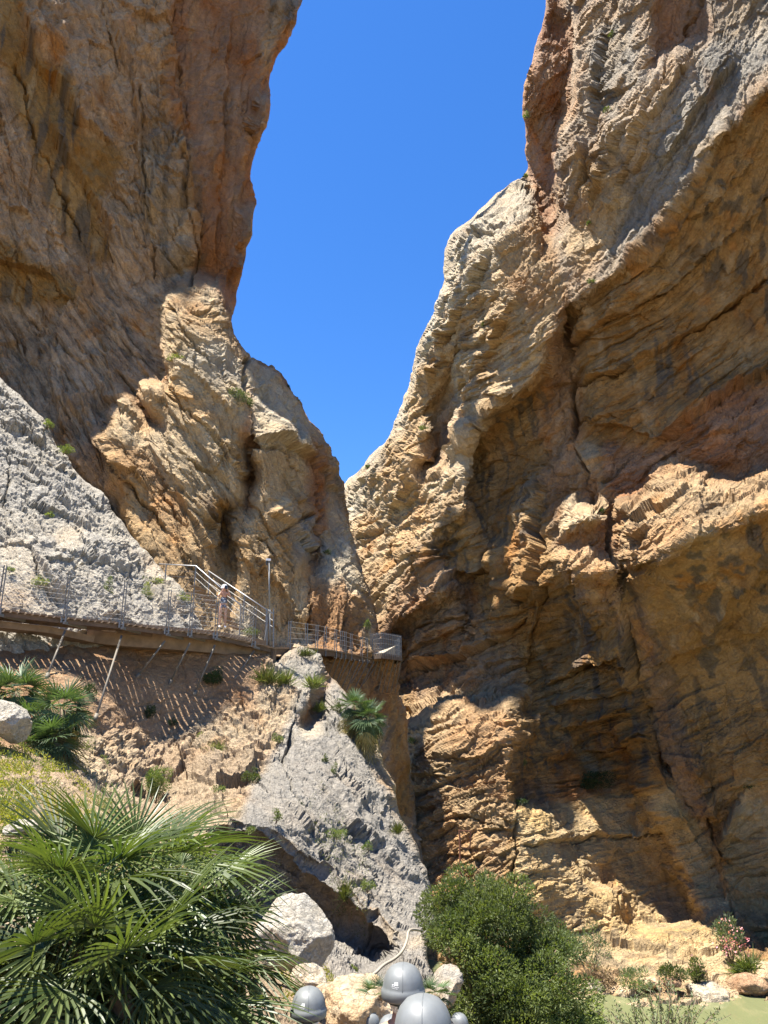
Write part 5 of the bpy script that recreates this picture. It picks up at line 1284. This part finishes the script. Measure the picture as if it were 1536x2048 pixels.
specs = [
 (SLOPE, 96, 1250 - 400, 22, 24, M_SHRUB, 'shrub', 'small green shrub on the skyline of the left grey slope'),
 (SLOPE, 128, 900, 30, 24, M_SHRUB, 'shrub', 'second shrub lower on the edge of the left grey slope'),
 (SLOPE, 80, 1165, 34, 22, M_TUFT, 'shrub', 'pale green patch of plants on the left grey slope above the deck'),
 (SLOPE, 218, 1185, 16, 60, M_SHRUB, 'shrub', 'narrow dark green plant in a crack above the second railing post'),
 (SLOPE, 292, 1190, 22, 44, M_TUFT, 'shrub', 'yellow green plant in a crack left of the woman'),
 (SLOPE, 308, 1163, 46, 20, M_TUFT, 'shrub', 'low plants along a ledge below the stair handrail start'),
 (SLOPE, 360, 1200, 34, 36, M_TUFT, 'shrub', 'dry green shrub behind the deck between railing posts left of the woman'),
 (SLOPE, 100, 1030, 14, 10, M_SHRUB, 'shrub', 'tiny plant high on the left grey slope'),
 (SLOPE, 20, 1140, 14, 12, M_SHRUB, 'shrub', 'tiny green plant at the left edge of the grey slope'),
 (LEFT, 470, 800, 56, 46, M_OLEA, 'shrub', 'grey green shrub in the hollow high on the sunlit left cliff'),
 (LEFT, 497, 808, 22, 26, M_SHRUB, 'shrub', 'green shrub beside the crack high on the left cliff'),
 (LEFT, 353, 717, 34, 16, M_TUFT, 'shrub', 'yellowish shrub at the edge of the left cliff shadow'),
 (LEFT, 572, 777, 14, 20, M_DARKB, 'shrub', 'dark shrub on the skyline of the left cliff shoulder'),
 (LEFT, 592, 806, 18, 12, M_SHRUB, 'shrub', 'low shrub on the skyline just under the dark shrub'),
 (LEFT, 425, 890, 14, 10, M_SHRUB, 'shrub', 'small plant in the middle of the sunlit left cliff'),
 (LEFT, 655, 1108, 16, 16, M_SHRUB, 'shrub', 'green plant above the cave by the far walkway'),
 (LEFT, 500, 1265, 34, 18, M_SHRUB, 'shrub', 'green plant behind the deck below the second stair rail'),
 (LEFT, 735, 1255, 10, 26, M_SHRUB, 'shrub', 'slim plant on the pale rib above the balcony'),
 (RIGHT, 1225, 68, 24, 16, M_SHRUB, 'shrub', 'green shrub on a ledge near the top of the right cliff'),
 (RIGHT, 1215, 220, 22, 9, M_SHRUB, 'shrub', 'low green plant on a ledge of the upper right cliff'),
 (RIGHT, 1360, 238, 22, 9, M_SHRUB, 'shrub', 'small plant above the white block of the upper right cliff'),
 (RIGHT, 1053, 232, 12, 20, M_SHRUB, 'shrub', 'shrub on the left skyline of the right cliff'),
 (RIGHT, 1052, 352, 12, 14, M_SHRUB, 'shrub', 'shrub at the notch where the pale ridge meets the right cliff'),
 (RIGHT, 1180, 447, 12, 10, M_SHRUB, 'shrub', 'small plant on the cream face of the right cliff'),
 (RIGHT, 1183, 563, 14, 14, M_SHRUB, 'shrub', 'small plant just above the rim of the great overhang'),
 (RIGHT, 973, 648, 18, 24, M_SHRUB, 'shrub', 'shrub in the middle of the sunlit right buttress'),
 (RIGHT, 966, 506, 16, 14, M_SHRUB, 'shrub', 'shrub on the pale ridge of the right cliff'),
 (RIGHT, 846, 860, 16, 16, M_SHRUB, 'shrub', 'plant just above the hollow of the right cliff'),
 (RIGHT, 737, 935, 14, 12, M_SHRUB, 'shrub', 'plant on the low ridge at the bottom of the sky'),
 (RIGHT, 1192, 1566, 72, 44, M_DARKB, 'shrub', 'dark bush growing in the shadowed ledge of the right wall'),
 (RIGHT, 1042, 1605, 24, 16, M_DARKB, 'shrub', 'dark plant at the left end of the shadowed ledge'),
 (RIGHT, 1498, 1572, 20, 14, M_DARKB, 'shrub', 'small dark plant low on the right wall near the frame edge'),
 (RIGHT, 1046, 1524, 12, 20, M_SHRUB, 'shrub', 'little plant in the long crack of the lower right wall'),
 (RIGHT, 828, 1482, 18, 12, M_SHRUB, 'shrub', 'small plant at the left edge of the sunlit orange slab'),
 (RIGHT, 1205, 1024, 10, 12, M_DARKB, 'shrub', 'tiny dark plant in the crack beside the great sunlit ledge'),
 (OUTCROP, 140, 1300 + 160, 1, 1, M_SHRUB, None, ''),
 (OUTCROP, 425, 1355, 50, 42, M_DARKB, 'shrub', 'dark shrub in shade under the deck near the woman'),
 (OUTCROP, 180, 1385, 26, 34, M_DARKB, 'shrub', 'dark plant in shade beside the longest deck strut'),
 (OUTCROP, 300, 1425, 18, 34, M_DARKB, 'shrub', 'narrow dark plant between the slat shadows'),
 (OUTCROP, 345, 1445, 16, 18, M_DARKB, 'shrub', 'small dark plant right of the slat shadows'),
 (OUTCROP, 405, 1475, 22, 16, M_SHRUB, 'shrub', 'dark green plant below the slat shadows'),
 (OUTCROP, 535, 1368, 44, 44, M_TUFT, 'grass_tuft', 'bright green tuft under the mast on the outcrop shoulder'),
 (OUTCROP, 568, 1372, 42, 40, M_TUFT, 'grass_tuft', 'second bright tuft right beside the one under the mast'),
 (OUTCROP, 612, 1312, 46, 22, M_TUFT, 'grass_tuft', 'grassy tuft on the very top of the grey outcrop'),
 (OUTCROP, 628, 1376, 36, 34, M_TUFT, 'grass_tuft', 'loose tuft on the notch right of the outcrop top'),
 (OUTCROP, 638, 1424, 22, 24, M_TUFT, 'grass_tuft', 'round tuft on the grey slab above its niche'),
 (OUTCROP, 672, 1420, 18, 30, M_SHRUB, 'shrub', 'dark green plant left of the small double palm'),
 (OUTCROP, 556, 1478, 20, 24, M_SHRUB, 'shrub', 'plant on the boundary between tan rubble and grey slab'),
 (OUTCROP, 430, 1505, 46, 26, M_TUFT, 'grass_tuft', 'pale grass tuft in the middle of the tan rubble'),
 (OUTCROP, 502, 1553, 34, 34, M_SHRUB, 'shrub', 'green shrub on the tan rubble near the grey slab'),
 (OUTCROP, 315, 1570, 60, 70, M_SHRUB, 'shrub', 'tall olive green shrub on the tan rubble slope'),
 (OUTCROP, 436, 1582, 24, 18, M_SHRUB, 'shrub', 'small shrub right of the tall olive green shrub'),
 (OUTCROP, 668, 1545, 12, 28, M_SHRUB, 'shrub', 'narrow plant in the central crack of the grey slab'),
 (OUTCROP, 650, 1522, 10, 20, M_SHRUB, 'shrub', 'smaller narrow plant higher in the slab crack'),
 (OUTCROP, 552, 1635, 18, 24, M_SHRUB, 'shrub', 'green plant at the lower left edge of the grey slab'),
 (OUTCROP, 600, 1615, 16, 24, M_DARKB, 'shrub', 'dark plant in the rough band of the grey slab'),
 (OUTCROP, 672, 1668, 46, 30, M_SHRUB, 'shrub', 'low spreading dark green bush on the grey slab'),
 (OUTCROP, 737, 1695, 18, 16, M_SHRUB, 'shrub', 'small plant right of the spreading bush on the slab'),
 (OUTCROP, 502, 1662, 20, 14, M_SHRUB, 'shrub', 'small plant over the lip of the dark cave'),
 (OUTCROP, 735, 1772, 22, 24, M_SHRUB, 'shrub', 'dark green plant low on the grey slab'),
 (OUTCROP, 795, 1668, 16, 26, M_TUFT, 'grass_tuft', 'yellowish tuft near the right edge of the grey slab'),
 (OUTCROP, 690, 1800, 22, 40, M_TUFT, 'grass_tuft', 'dry tuft hanging low on the grey slab'),
 (OUTCROP, 705, 1940, 14, 14, M_SHRUB, 'shrub', 'small green plant under the pale hose'),
 (OUTCROP, 850, 1800, 18, 22, M_SHRUB, 'shrub', 'plant at the right foot of the grey slab'),
 (OUTCROP, 845, 1842, 30, 16, M_BUSH, 'shrub', 'bright leafy sprig between the slab foot and the round bush'),
]
for i, (lay, x, y, w, h, mt_, k, l) in enumerate(specs):
    if k: tuft(lay, x, y, w, h, mt_, k, l, 100 + i, TU)
# oleanders and bank plants
def bank_bush(name, px, py, Y, w, h, mat, n, seed, label, flower=0, twig=False):
    s_ = Y / F0; e = empty(name, at(px, py + h * .5, Y)); tag(e, label, 'bush', 'bushes on the far river bank')
    o, cc = bush(None, (w * s_ * .5, w * s_ * .4, h * s_ * .5), n, mat, .16, .045, seed, clumps=18, par=e, csize=.38, up=.8, flat=.7); o.location = (0, 0, h * s_ * .5)
    branches(e, (0, 0, 0), [Vector(q) + o.location for q in cc[:9]], M_BARK, .03, seed=seed)
    if flower:
        o, _ = bush(None, (w * s_ * .52, w * s_ * .45, h * s_ * .52), flower, M_PINK, .10, .09, seed + 1, clumps=18, par=e, csize=.35, up=.6, flat=.7, name='flowers'); o.location = (0, -.05, h * s_ * .53)
bank_bush('oleander', 1465, 1895, 40.5, 52, 76, M_OLEA, 1500, 201, 'oleander with pink flowers at the right end of the sunlit ledge', 170)
bank_bush('oleander', 1395, 1952, 38.2, 30, 46, M_SHRUB, 900, 202, 'small oleander with a few pink blooms at the waterline', 40)
bank_bush('oleander', 1345, 1955, 38.0, 46, 30, M_BUSH, 900, 203, 'low green oleander left of the small flowering one', 0)
bank_bush('bush', 1185, 1925, 39.0, 80, 90, M_OLEA, 1100, 204, 'grey green half dry bush on the bank beside the big bush')
bank_bush('bush', 1200, 1962, 38.6, 62, 40, M_DRY, 1100, 205, 'brown dry brushwood at the foot of the grey green bush')
bank_bush('bush', 1275, 1972, 38.0, 60, 40, M_OLEA, 900, 206, 'olive bush low on the far bank above the water')
c_ = (1500, 1945); e = empty('grass_tuft', at(1500, 1950, 39.5)); tag(e, 'big drooping green grass tuft at the right of the far bank', 'plant')
r = np.random.RandomState(9); n = 900; D = unit(r.normal(size=(n, 3)) * [1.2, .6, .5] + [0, -.4, .35])
V, F = leaves_np(r.normal(size=(n, 3)) * .18, D, unit(r.normal(size=(n, 3))), r.uniform(.5, 1.15, n), .035); t = r.uniform(0, 1, n)
o = mesh_np('blades', V, F, M_BUSH, np.repeat(np.stack([t] * 3, 1), 4, 0), False); o.parent = e

# ------------------------------------------------------------------ ground cover on the left slope
def cover(lay, poly, n, mat, ln, wd, seed, name, hgt=.15):
    r = np.random.RandomState(seed); xs = [p[0] for p in poly]; ys = [p[1] for p in poly]
    x = r.uniform(min(xs), max(xs), n); y = r.uniform(min(ys), max(ys), n)
    q = np.stack([x / 30, y / 30, np.full(n, seed * 1.0)], -1); k = in_poly(x, y, poly) & (fbm(q, 1.0, 3, 1.0) > -.12); x, y = x[k], y[k]; n = len(x)
    Y = np.exp(lay.sample(lay.L, x, y)) - .05 - r.uniform(0, 1, n) ** 2 * hgt; P = rays(x, y) * Y[:, None]
    D = unit(r.normal(size=(n, 3)) * .7 + [0, -.25, .7]); V, F = leaves_np(P, D, unit(r.normal(size=(n, 3)) + [0, 0, .6]), ln * r.uniform(.6, 1.3, n), wd)
    t = np.clip(.5 + fbm(q[k] * 1.7, 1.0, 2, 4.0) + r.normal(size=n) * .2, 0, 1)
    o = mesh_np(name, V, F, mat, np.repeat(np.stack([t] * 3, 1), 4, 0), False); o['kind'] = 'stuff'; return o
cover(OUTCROP, [(-60, 1490), (40, 1470), (140, 1520), (190, 1580), (260, 1640), (420, 1700), (440, 1800), (-60, 1800)], 26000, M_TUFT, .075, .022, 301, 'ground_cover', .4)
cover(OUTCROP, [(-60, 1480), (60, 1500), (170, 1540), (200, 1640), (60, 1660), (-60, 1640)], 12000, M_YEL, .06, .022, 302, 'ground_cover', .45)
cover(OUTCROP, [(120, 1510), (200, 1470), (230, 1560), (300, 1640), (200, 1650), (140, 1590)], 4500, M_SHRUB, .07, .022, 303, 'ground_cover', .3)
cover(OUTCROP, [(560, 1900), (660, 1930), (680, 2010), (560, 2000)], 2500, M_YEL, .06, .02, 304, 'ground_cover', .25)
cover(OUTCROP, [(640, 1560), (700, 1640), (740, 1720), (730, 1880), (670, 1860), (660, 1740), (600, 1640)], 1600, M_TUFT, .08, .02, 305, 'ground_cover', .2)
# ------------------------------------------------------------------ people
M_SKIN = simple('skin', (.46, .25, .16), .55, 0, .06, 6)
M_HELMET = simple('helmet_grey', (.145, .155, .155), .5, 0, .12, 14)
M_HELW = simple('helmet_white', (.72, .74, .76), .35)
M_WHITE = simple('white_print', (.85, .86, .86), .6)
M_STRAP = simple('black_strap', (.03, .04, .035), .6)
M_NET = simple('white_gauze', (.62, .63, .64), .95, 0, .5, 60, .8)
M_HAIR = simple('dark_hair', (.05, .03, .02), .6, 0, .3, 30)
M_PHONE = simple('phone_black', (.02, .02, .025), .2)
def cloth(name, a, b, sc, rough=.85):
    m, nt, bs = nodes(name)
    tc = nn(nt, 'ShaderNodeTexCoord'); v = nn(nt, 'ShaderNodeTexVoronoi', i_Scale=sc); cr = nn(nt, 'ShaderNodeMapRange', i_1=.30, i_2=.36)
    mx = nn(nt, 'ShaderNodeMixRGB', i_1=(*a, 1), i_2=(*b, 1)); nt.links.new(tc.outputs['Object'], v.inputs[0]); nt.links.new(v.outputs['Distance'], cr.inputs[0]); nt.links.new(cr.outputs[0], mx.inputs[0])
    nt.links.new(mx.outputs[0], bs.inputs['Base Color']); bs.inputs['Roughness'].default_value = rough; return m
M_TOP = cloth('patterned_top', (.55, .60, .66), (.05, .07, .13), 14)
M_SHORTS = cloth('patterned_shorts', (.40, .44, .55), (.045, .06, .12), 16)

def skin_mesh(name, verts, edges, radii, root=0, sub=1):
    me = bpy.data.meshes.new(name); me.from_pydata(verts, edges, []); o = bpy.data.objects.new(name, me); C.objects.link(o)
    md = o.modifiers.new('skin', 'SKIN'); md.use_smooth_shade = True; md.branch_smoothing = .6
    for i, r in enumerate(radii):
        d = me.skin_vertices[0].data[i]; d.radius = (r if isinstance(r, tuple) else (r, r)); d.use_root = (i == root)
    ms = o.modifiers.new('sub', 'SUBSURF'); ms.levels = sub; ms.render_levels = sub
    dg = bpy.context.evaluated_depsgraph_get(); m2 = bpy.data.meshes.new_from_object(o.evaluated_get(dg)); bpy.data.objects.remove(o); bpy.data.meshes.remove(me); m2.name = name
    return m2
def skeleton(pose='stand', sd=0):
    r = random.Random(sd)
    V, E, R, K = [], [], [], {}
    def j(k, p, rad, par=None):
        K[k] = len(V); V.append(p); R.append(rad)
        if par: E.append((K[par], K[k]))
    j('pelvis', (0, 0, .94), (.145, .105)); j('waist', (0, 0, 1.08), (.125, .09), 'pelvis'); j('chest', (0, .0, 1.28), (.155, .105), 'waist'); j('upper', (0, .01, 1.40), (.13, .09), 'chest'); j('neck', (0, .0, 1.49), .055, 'upper'); j('skull', (0, -.01, 1.58), .07, 'neck')
    for s, t in ((-1, 'l'), (1, 'r')):
        j('sh' + t, (s * .175, .01, 1.40), .058, 'upper')
        if pose == 'photo': el, wr, pm_ = (s * .24, -.20, 1.22), (s * .09, -.26, 1.50), (s * .06, -.25, 1.57)
        else: el, wr, pm_ = (s * .24, .03, 1.13), (s * .25, -.08, .89), (s * .245, -.11, .81)
        j('el' + t, el, .042, 'sh' + t); j('wr' + t, wr, .027, 'el' + t); j('pa' + t, pm_, .034, 'wr' + t)
        d = (Vector(pm_) - Vector(wr)).normalized(); sx = Vector((0, 1, 0)) if pose != 'photo' else Vector((s * .3, .9, 0)).normalized()
        for q in range(4):
            b = Vector(pm_) + sx * (q - 1.5) * .018 + d * .03; L = (.038, .044, .042, .032)[q]; cu = Vector((-s * .6, -.2, 0))
            j('f%d%s' % (q, t), tuple(b), .009, 'pa' + t); j('g%d%s' % (q, t), tuple(b + d * L * .9 + cu * .008), .0085, 'f%d%s' % (q, t)); j('h%d%s' % (q, t), tuple(b + d * L * 1.5 + cu * .03), .0075, 'g%d%s' % (q, t))
        b = Vector(pm_) - sx * .03 - d * .01
        j('t' + t, tuple(b), .011, 'pa' + t); j('u' + t, tuple(b + d * .03 - sx * .012), .009, 't' + t)
        j('hip' + t, (s * .095, 0, .88), .095, 'pelvis')
        ky = -.04 if s > 0 else .0
        j('kn' + t, (s * .10, ky - .01, .49), .058, 'hip' + t); j('ca' + t, (s * .10, ky + .02, .34), .055, 'kn' + t); j('an' + t, (s * .10, ky + .03, .09), .036, 'ca' + t); j('to' + t, (s * .115, ky - .13, .035), .032, 'an' + t)
    return V, E, R, K
def head_np():
    bm = bmesh.new(); bmesh.ops.create_icosphere(bm, subdivisions=4, radius=1); V = np.array([v.co for v in bm.verts]); F = np.array([[v.index for v in f.verts] for f in bm.faces]); bm.free()
    P = V * np.array([.075, .095, .115])
    P[:, 0] *= np.where(V[:, 2] < 0, 1 + .22 * V[:, 2], 1); f = V[:, 1] < 0
    def bump(c, s, h): 
        d = np.exp(-(((V - np.array(c)) / np.array(s)) ** 2).sum(1)); return d * h
    P[:, 1] -= bump((0, -1, -.12), (.14, .5, .22), .024) + bump((0, -.9, -.62), (.3, .5, .12), .009)
    P[:, 1] += bump((.38, -.9, .05), (.18, .4, .12), .010) + bump((-.38, -.9, .05), (.18, .4, .12), .010)
    P[:, 0] += bump((1, .05, -.05), (.4, .16, .26), .016) - bump((-1, .05, -.05), (.4, .16, .26), .016)
    return P, F
def helmet_parts(par, loc, mat, tilt, logo=True, scl=1.0):
    prof = [(0, .148), (.045, .143), (.082, .128), (.110, .100), (.126, .068), (.133, .038), (.136, .018), (.142, .012), (.146, -.006), (.144, -.034), (.139, -.043), (.126, -.038), (.122, 0), (.115, .05), (.08, .11), (0, .135)]
    n = 40; v, f = [], []
    def ring(r, z): return [(r * math.cos(2 * PI * k / n) * .93, r * math.sin(2 * PI * k / n) * 1.08, z + (.010 * math.sin(2 * PI * k / n) if z < .02 else 0) ) for k in range(n)]
    for r, z in prof: v += ring(max(r, .001), z)
    for i in range(len(prof) - 1):
        for k in range(n): f.append((i * n + k, i * n + (k + 1) % n, (i + 1) * n + (k + 1) % n, (i + 1) * n + k))
    f = [q[::-1] for q in f]
    me = bpy.data.meshes.new('helmet'); me.from_pydata(v, [], f); me.materials.append(mat); me.polygons.foreach_set('use_smooth', [True] * len(me.polygons))
    h = link('helmet', me, par); h.location = loc; h.rotation_euler = (tilt, 0, 0); h.scale = (scl,) * 3
    zs = [q[1] for q in prof[:7]][::-1]; rs_ = [q[0] for q in prof[:7]][::-1]
    def surf(x, z, out=.0012):                              # back of the dome (camera side, -y)
        R_ = float(np.interp(z, zs, rs_)); t = max(0, 1 - (x / (R_ * .93)) ** 2); return (-x, R_ * 1.08 * math.sqrt(t) + out, z)
    mb = MB(); pts = []
    for a in np.linspace(.15, PI - .15, 25):
        R_ = float(np.interp(.148 * math.sin(a), zs, rs_)); pts.append((0, -R_ * 1.08 * (1 if math.cos(a) > 0 else -1), .148 * math.sin(a)))
    mb.tube(pts, .0022, 5); mb.build('seam', mat, h, True)
    if logo:
        mb = MB()
        def st(pts, w):
            for (x0, z0), (x1, z1) in zip(pts[:-1], pts[1:]):
                d = Vector((x1 - x0, 0, z1 - z0)).normalized(); s = Vector((-d.z, 0, d.x)) * w / 2
                q = [surf(x0 + s.x, z0 + s.z), surf(x1 + s.x, z1 + s.z), surf(x1 - s.x, z1 - s.z), surf(x0 - s.x, z0 - s.z)]
                mb.add(q, [(0, 1, 2, 3)])
        cx_, cz_ = -.045, .062; k_ = 1.15
        def S2(l): return [(cx_ + a * k_, cz_ + b * k_) for a, b in l]
        st(S2([(-.016, 0), (-.010, 0), (-.010, .004)]), .004)
        st(S2([(-.003, -.002), (.001, .013)]), .0045); st(S2([(.004, .013), (.005, -.001)]), .004); st(S2([(.007, -.001), (.011, .014)]), .0045); st(S2([(.013, .014), (.014, -.001)]), .004)
        st(S2([(-.018, -.009), (-.005, -.006), (.008, -.009), (.020, -.007)]), .0018)
        for a in range(7): st(S2([(-.013 + a * .004, -.014), (-.011 + a * .004, -.014)]), .0022)
        mb.build('logo', M_WHITE, h)
    return h
def person(label, base, height, yaw, pose, helmet, group=None, sd=0, clothes='tshirt', net=True, tilt=0.0, logo=True, rgb=(.1, .12, .2), nameit='person'):
    e = empty(nameit, base); e.rotation_euler = (0, 0, yaw); tag(e, label, 'person', group)
    V, E, R, K = skeleton(pose, sd); k = (height - .02) / 1.735; 
    me = skin_mesh('body', V, E, R); P, F = head_np()
    n0 = len(me.vertices); bv = np.empty(n0 * 3, np.float32); me.vertices.foreach_get('co', bv); bv = bv.reshape(-1, 3)
    hd = P + np.array([0, -.018, 1.60])
    fs = [tuple(q.vertices) for q in me.polygons] + [tuple(int(i) + n0 for i in q) for q in F]
    m2 = bpy.data.meshes.new('body'); m2.from_pydata(np.concatenate([bv, hd]).tolist(), [], fs); m2.materials.append(M_SKIN); m2.polygons.foreach_set('use_smooth', [True] * len(fs))
    b = link('body', m2, e); b.scale = (k,) * 3
    def garment(name, keys, grow, mat, trim=None):
        ks = [q for q in K if q in keys]; mp = {K[q]: i for i, q in enumerate(ks)}
        vv = [V[K[q]] for q in ks]; 
        if trim: vv = [tuple(Vector(V[K[trim[q][0]]]).lerp(Vector(V[K[q]]), trim[q][1])) if q in trim else p for q, p in zip(ks, vv)]
        rr = []
        for q in ks:
            a = R[K[q]]; rr.append((a[0] + grow, a[1] + grow) if isinstance(a, tuple) else a + grow)
        ee = [(mp[a], mp[c]) for a, c in E if a in mp and c in mp]
        g = skin_mesh(name, vv, ee, rr); g.materials.clear(); g.materials.append(mat); o = link(name, g, e); o.scale = (k,) * 3
    if clothes == 'summer':
        garment('top', ('waist', 'chest', 'pelvis'), .014, M_TOP)
        garment('shorts', ('pelvis', 'waist', 'hipl', 'hipr', 'knl', 'knr'), .028, M_SHORTS, {'knl': ('hipl', .35), 'knr': ('hipr', .35), 'waist': ('pelvis', .4)})
        garment('shoe', ('anl', 'tol'), .008, M_WHITE); garment('shoe', ('anr', 'tor'), .008, M_WHITE)
        mb = MB(); mb.bar((-.04, -.285, 1.60), (.075, -.285, 1.60), .012, .15); o = mb.build('phone', M_PHONE, e); o.scale = (k,) * 3
    else:
        cm = simple('shirt_cloth', rgb, .9, 0, .1, 8); tm = simple('trouser_cloth', (.10, .10, .12), .9)
        garment('shirt', ('pelvis', 'waist', 'chest', 'upper', 'shl', 'shr', 'ell', 'elr'), .016, cm, {'ell': ('shl', .6), 'elr': ('shr', .6)})
        garment('trousers', ('pelvis', 'hipl', 'hipr', 'knl', 'knr', 'cal', 'car', 'anl', 'anr'), .02, tm)
        garment('shoe', ('anl', 'tol'), .014, M_STRAP); garment('shoe', ('anr', 'tor'), .014, M_STRAP)
    hc = Vector((0, .0, 1.60)) * k
    h = helmet_parts(e, Vector((0, -.0, 1.632 * k - .01)), helmet, tilt, logo, k * .98)
    if yaw > 1.5 or yaw < -1.5 or clothes != 'summer': pass
    if net:
        bm = bmesh.new(); bmesh.ops.create_icosphere(bm, subdivisions=4, radius=1); NV = np.array([v.co for v in bm.verts]); NF = np.array([[v.index for v in f.verts] for f in bm.faces]); bm.free()
        NP = NV * np.array([.088, .105, .115]) * (1 + .07 * fbm(NV * 1.0, .18, 3, sd))[:, None] * k
        NP = NP[:, :] + np.array([0, .012 * k, 1.605 * k]); 
        fc = NP[NF].mean(1); keepf = (fc[:, 1] > -.035) | (fc[:, 2] > 1.66 * k)
        o = mesh_np('hair_net', NP, NF[keepf], M_NET); o.parent = e
        mb = MB(); mb.tube([(math.sin(a) * .092 * k, math.cos(a) * .122 * k, (1.575 + .004 * math.cos(a)) * k) for a in np.linspace(-1.5, 1.5, 17)], .008, 6); mb.build('strap', M_STRAP, e, True)
        mb = MB(); mb.bar((-.03 * k, .128 * k, 1.578 * k), (.03 * k, .128 * k, 1.578 * k), .03, .022); mb.build('dial', M_STRAP, e)
    else:
        bm = bmesh.new(); bmesh.ops.create_icosphere(bm, subdivisions=3, radius=1); NV = np.array([v.co for v in bm.verts]); NF = np.array([[v.index for v in f.verts] for f in bm.faces]); bm.free()
        NP = (NV * np.array([.083, .10, .115]) + np.array([0, .014, 1.605])) * k; fc = NP[NF].mean(1)
        o = mesh_np('hair', NP, NF[(fc[:, 1] > -.01)], M_HAIR); o.parent = e
    return e
# the walkers ahead on the path, seen from behind: yaw pi turns the face away from the camera
GP = 'walkers in grey helmets ahead on the path'
def walker(px, top, Y, label, sd, yaw=PI, rgb=(.1, .12, .2), logo=True, tilt=0.0):
    t = at(px, top, Y); g = float(ground_z(t.x, t.y)); gb = Vector((t.x, t.y, g)); h = t.z - g
    person(label, gb, h, yaw, 'stand', M_HELMET, GP, sd, 'tshirt', True, tilt, logo, rgb)
walker(618, 1977, 5.9, 'person in grey helmet with white logo and white hair net, left by the palm', 1, PI + .08, (.12, .18, .14))
walker(806, 1931, 5.2, 'person in grey helmet standing tallest in the row, white logo left of its seam', 2, PI - .05, (.25, .27, .30))
walker(846, 1995, 3.3, 'nearest person, only the big grey helmet dome visible at the bottom edge', 3, PI - .1, (.08, .1, .2), False)
walker(738, 2025, 9.4, 'distant small grey helmet low between the left helmet and the tall person', 4, PI / 2 - .3, (.3, .1, .08), False)
walker(918, 2027, 10.2, 'distant small grey helmet peeking out right of the nearest dome', 5, PI + .4, (.3, .3, .32), False)
walker(782, 2031, 7.0, 'person half hidden behind the nearest dome, sliver of grey helmet on its left', 6, PI - .3, (.12, .2, .3), False)
wb = at(444, 1257, 28.9)
person('woman in white helmet and patterned summer clothes photographing from the boardwalk', Vector((wb.x, wb.y, path[0].z * 0 + wb.z)), 1.74, .35, 'photo', M_HELW, None, 8, 'summer', False, 0, False)
print('built in', round(time.time() - T0, 1), 's')
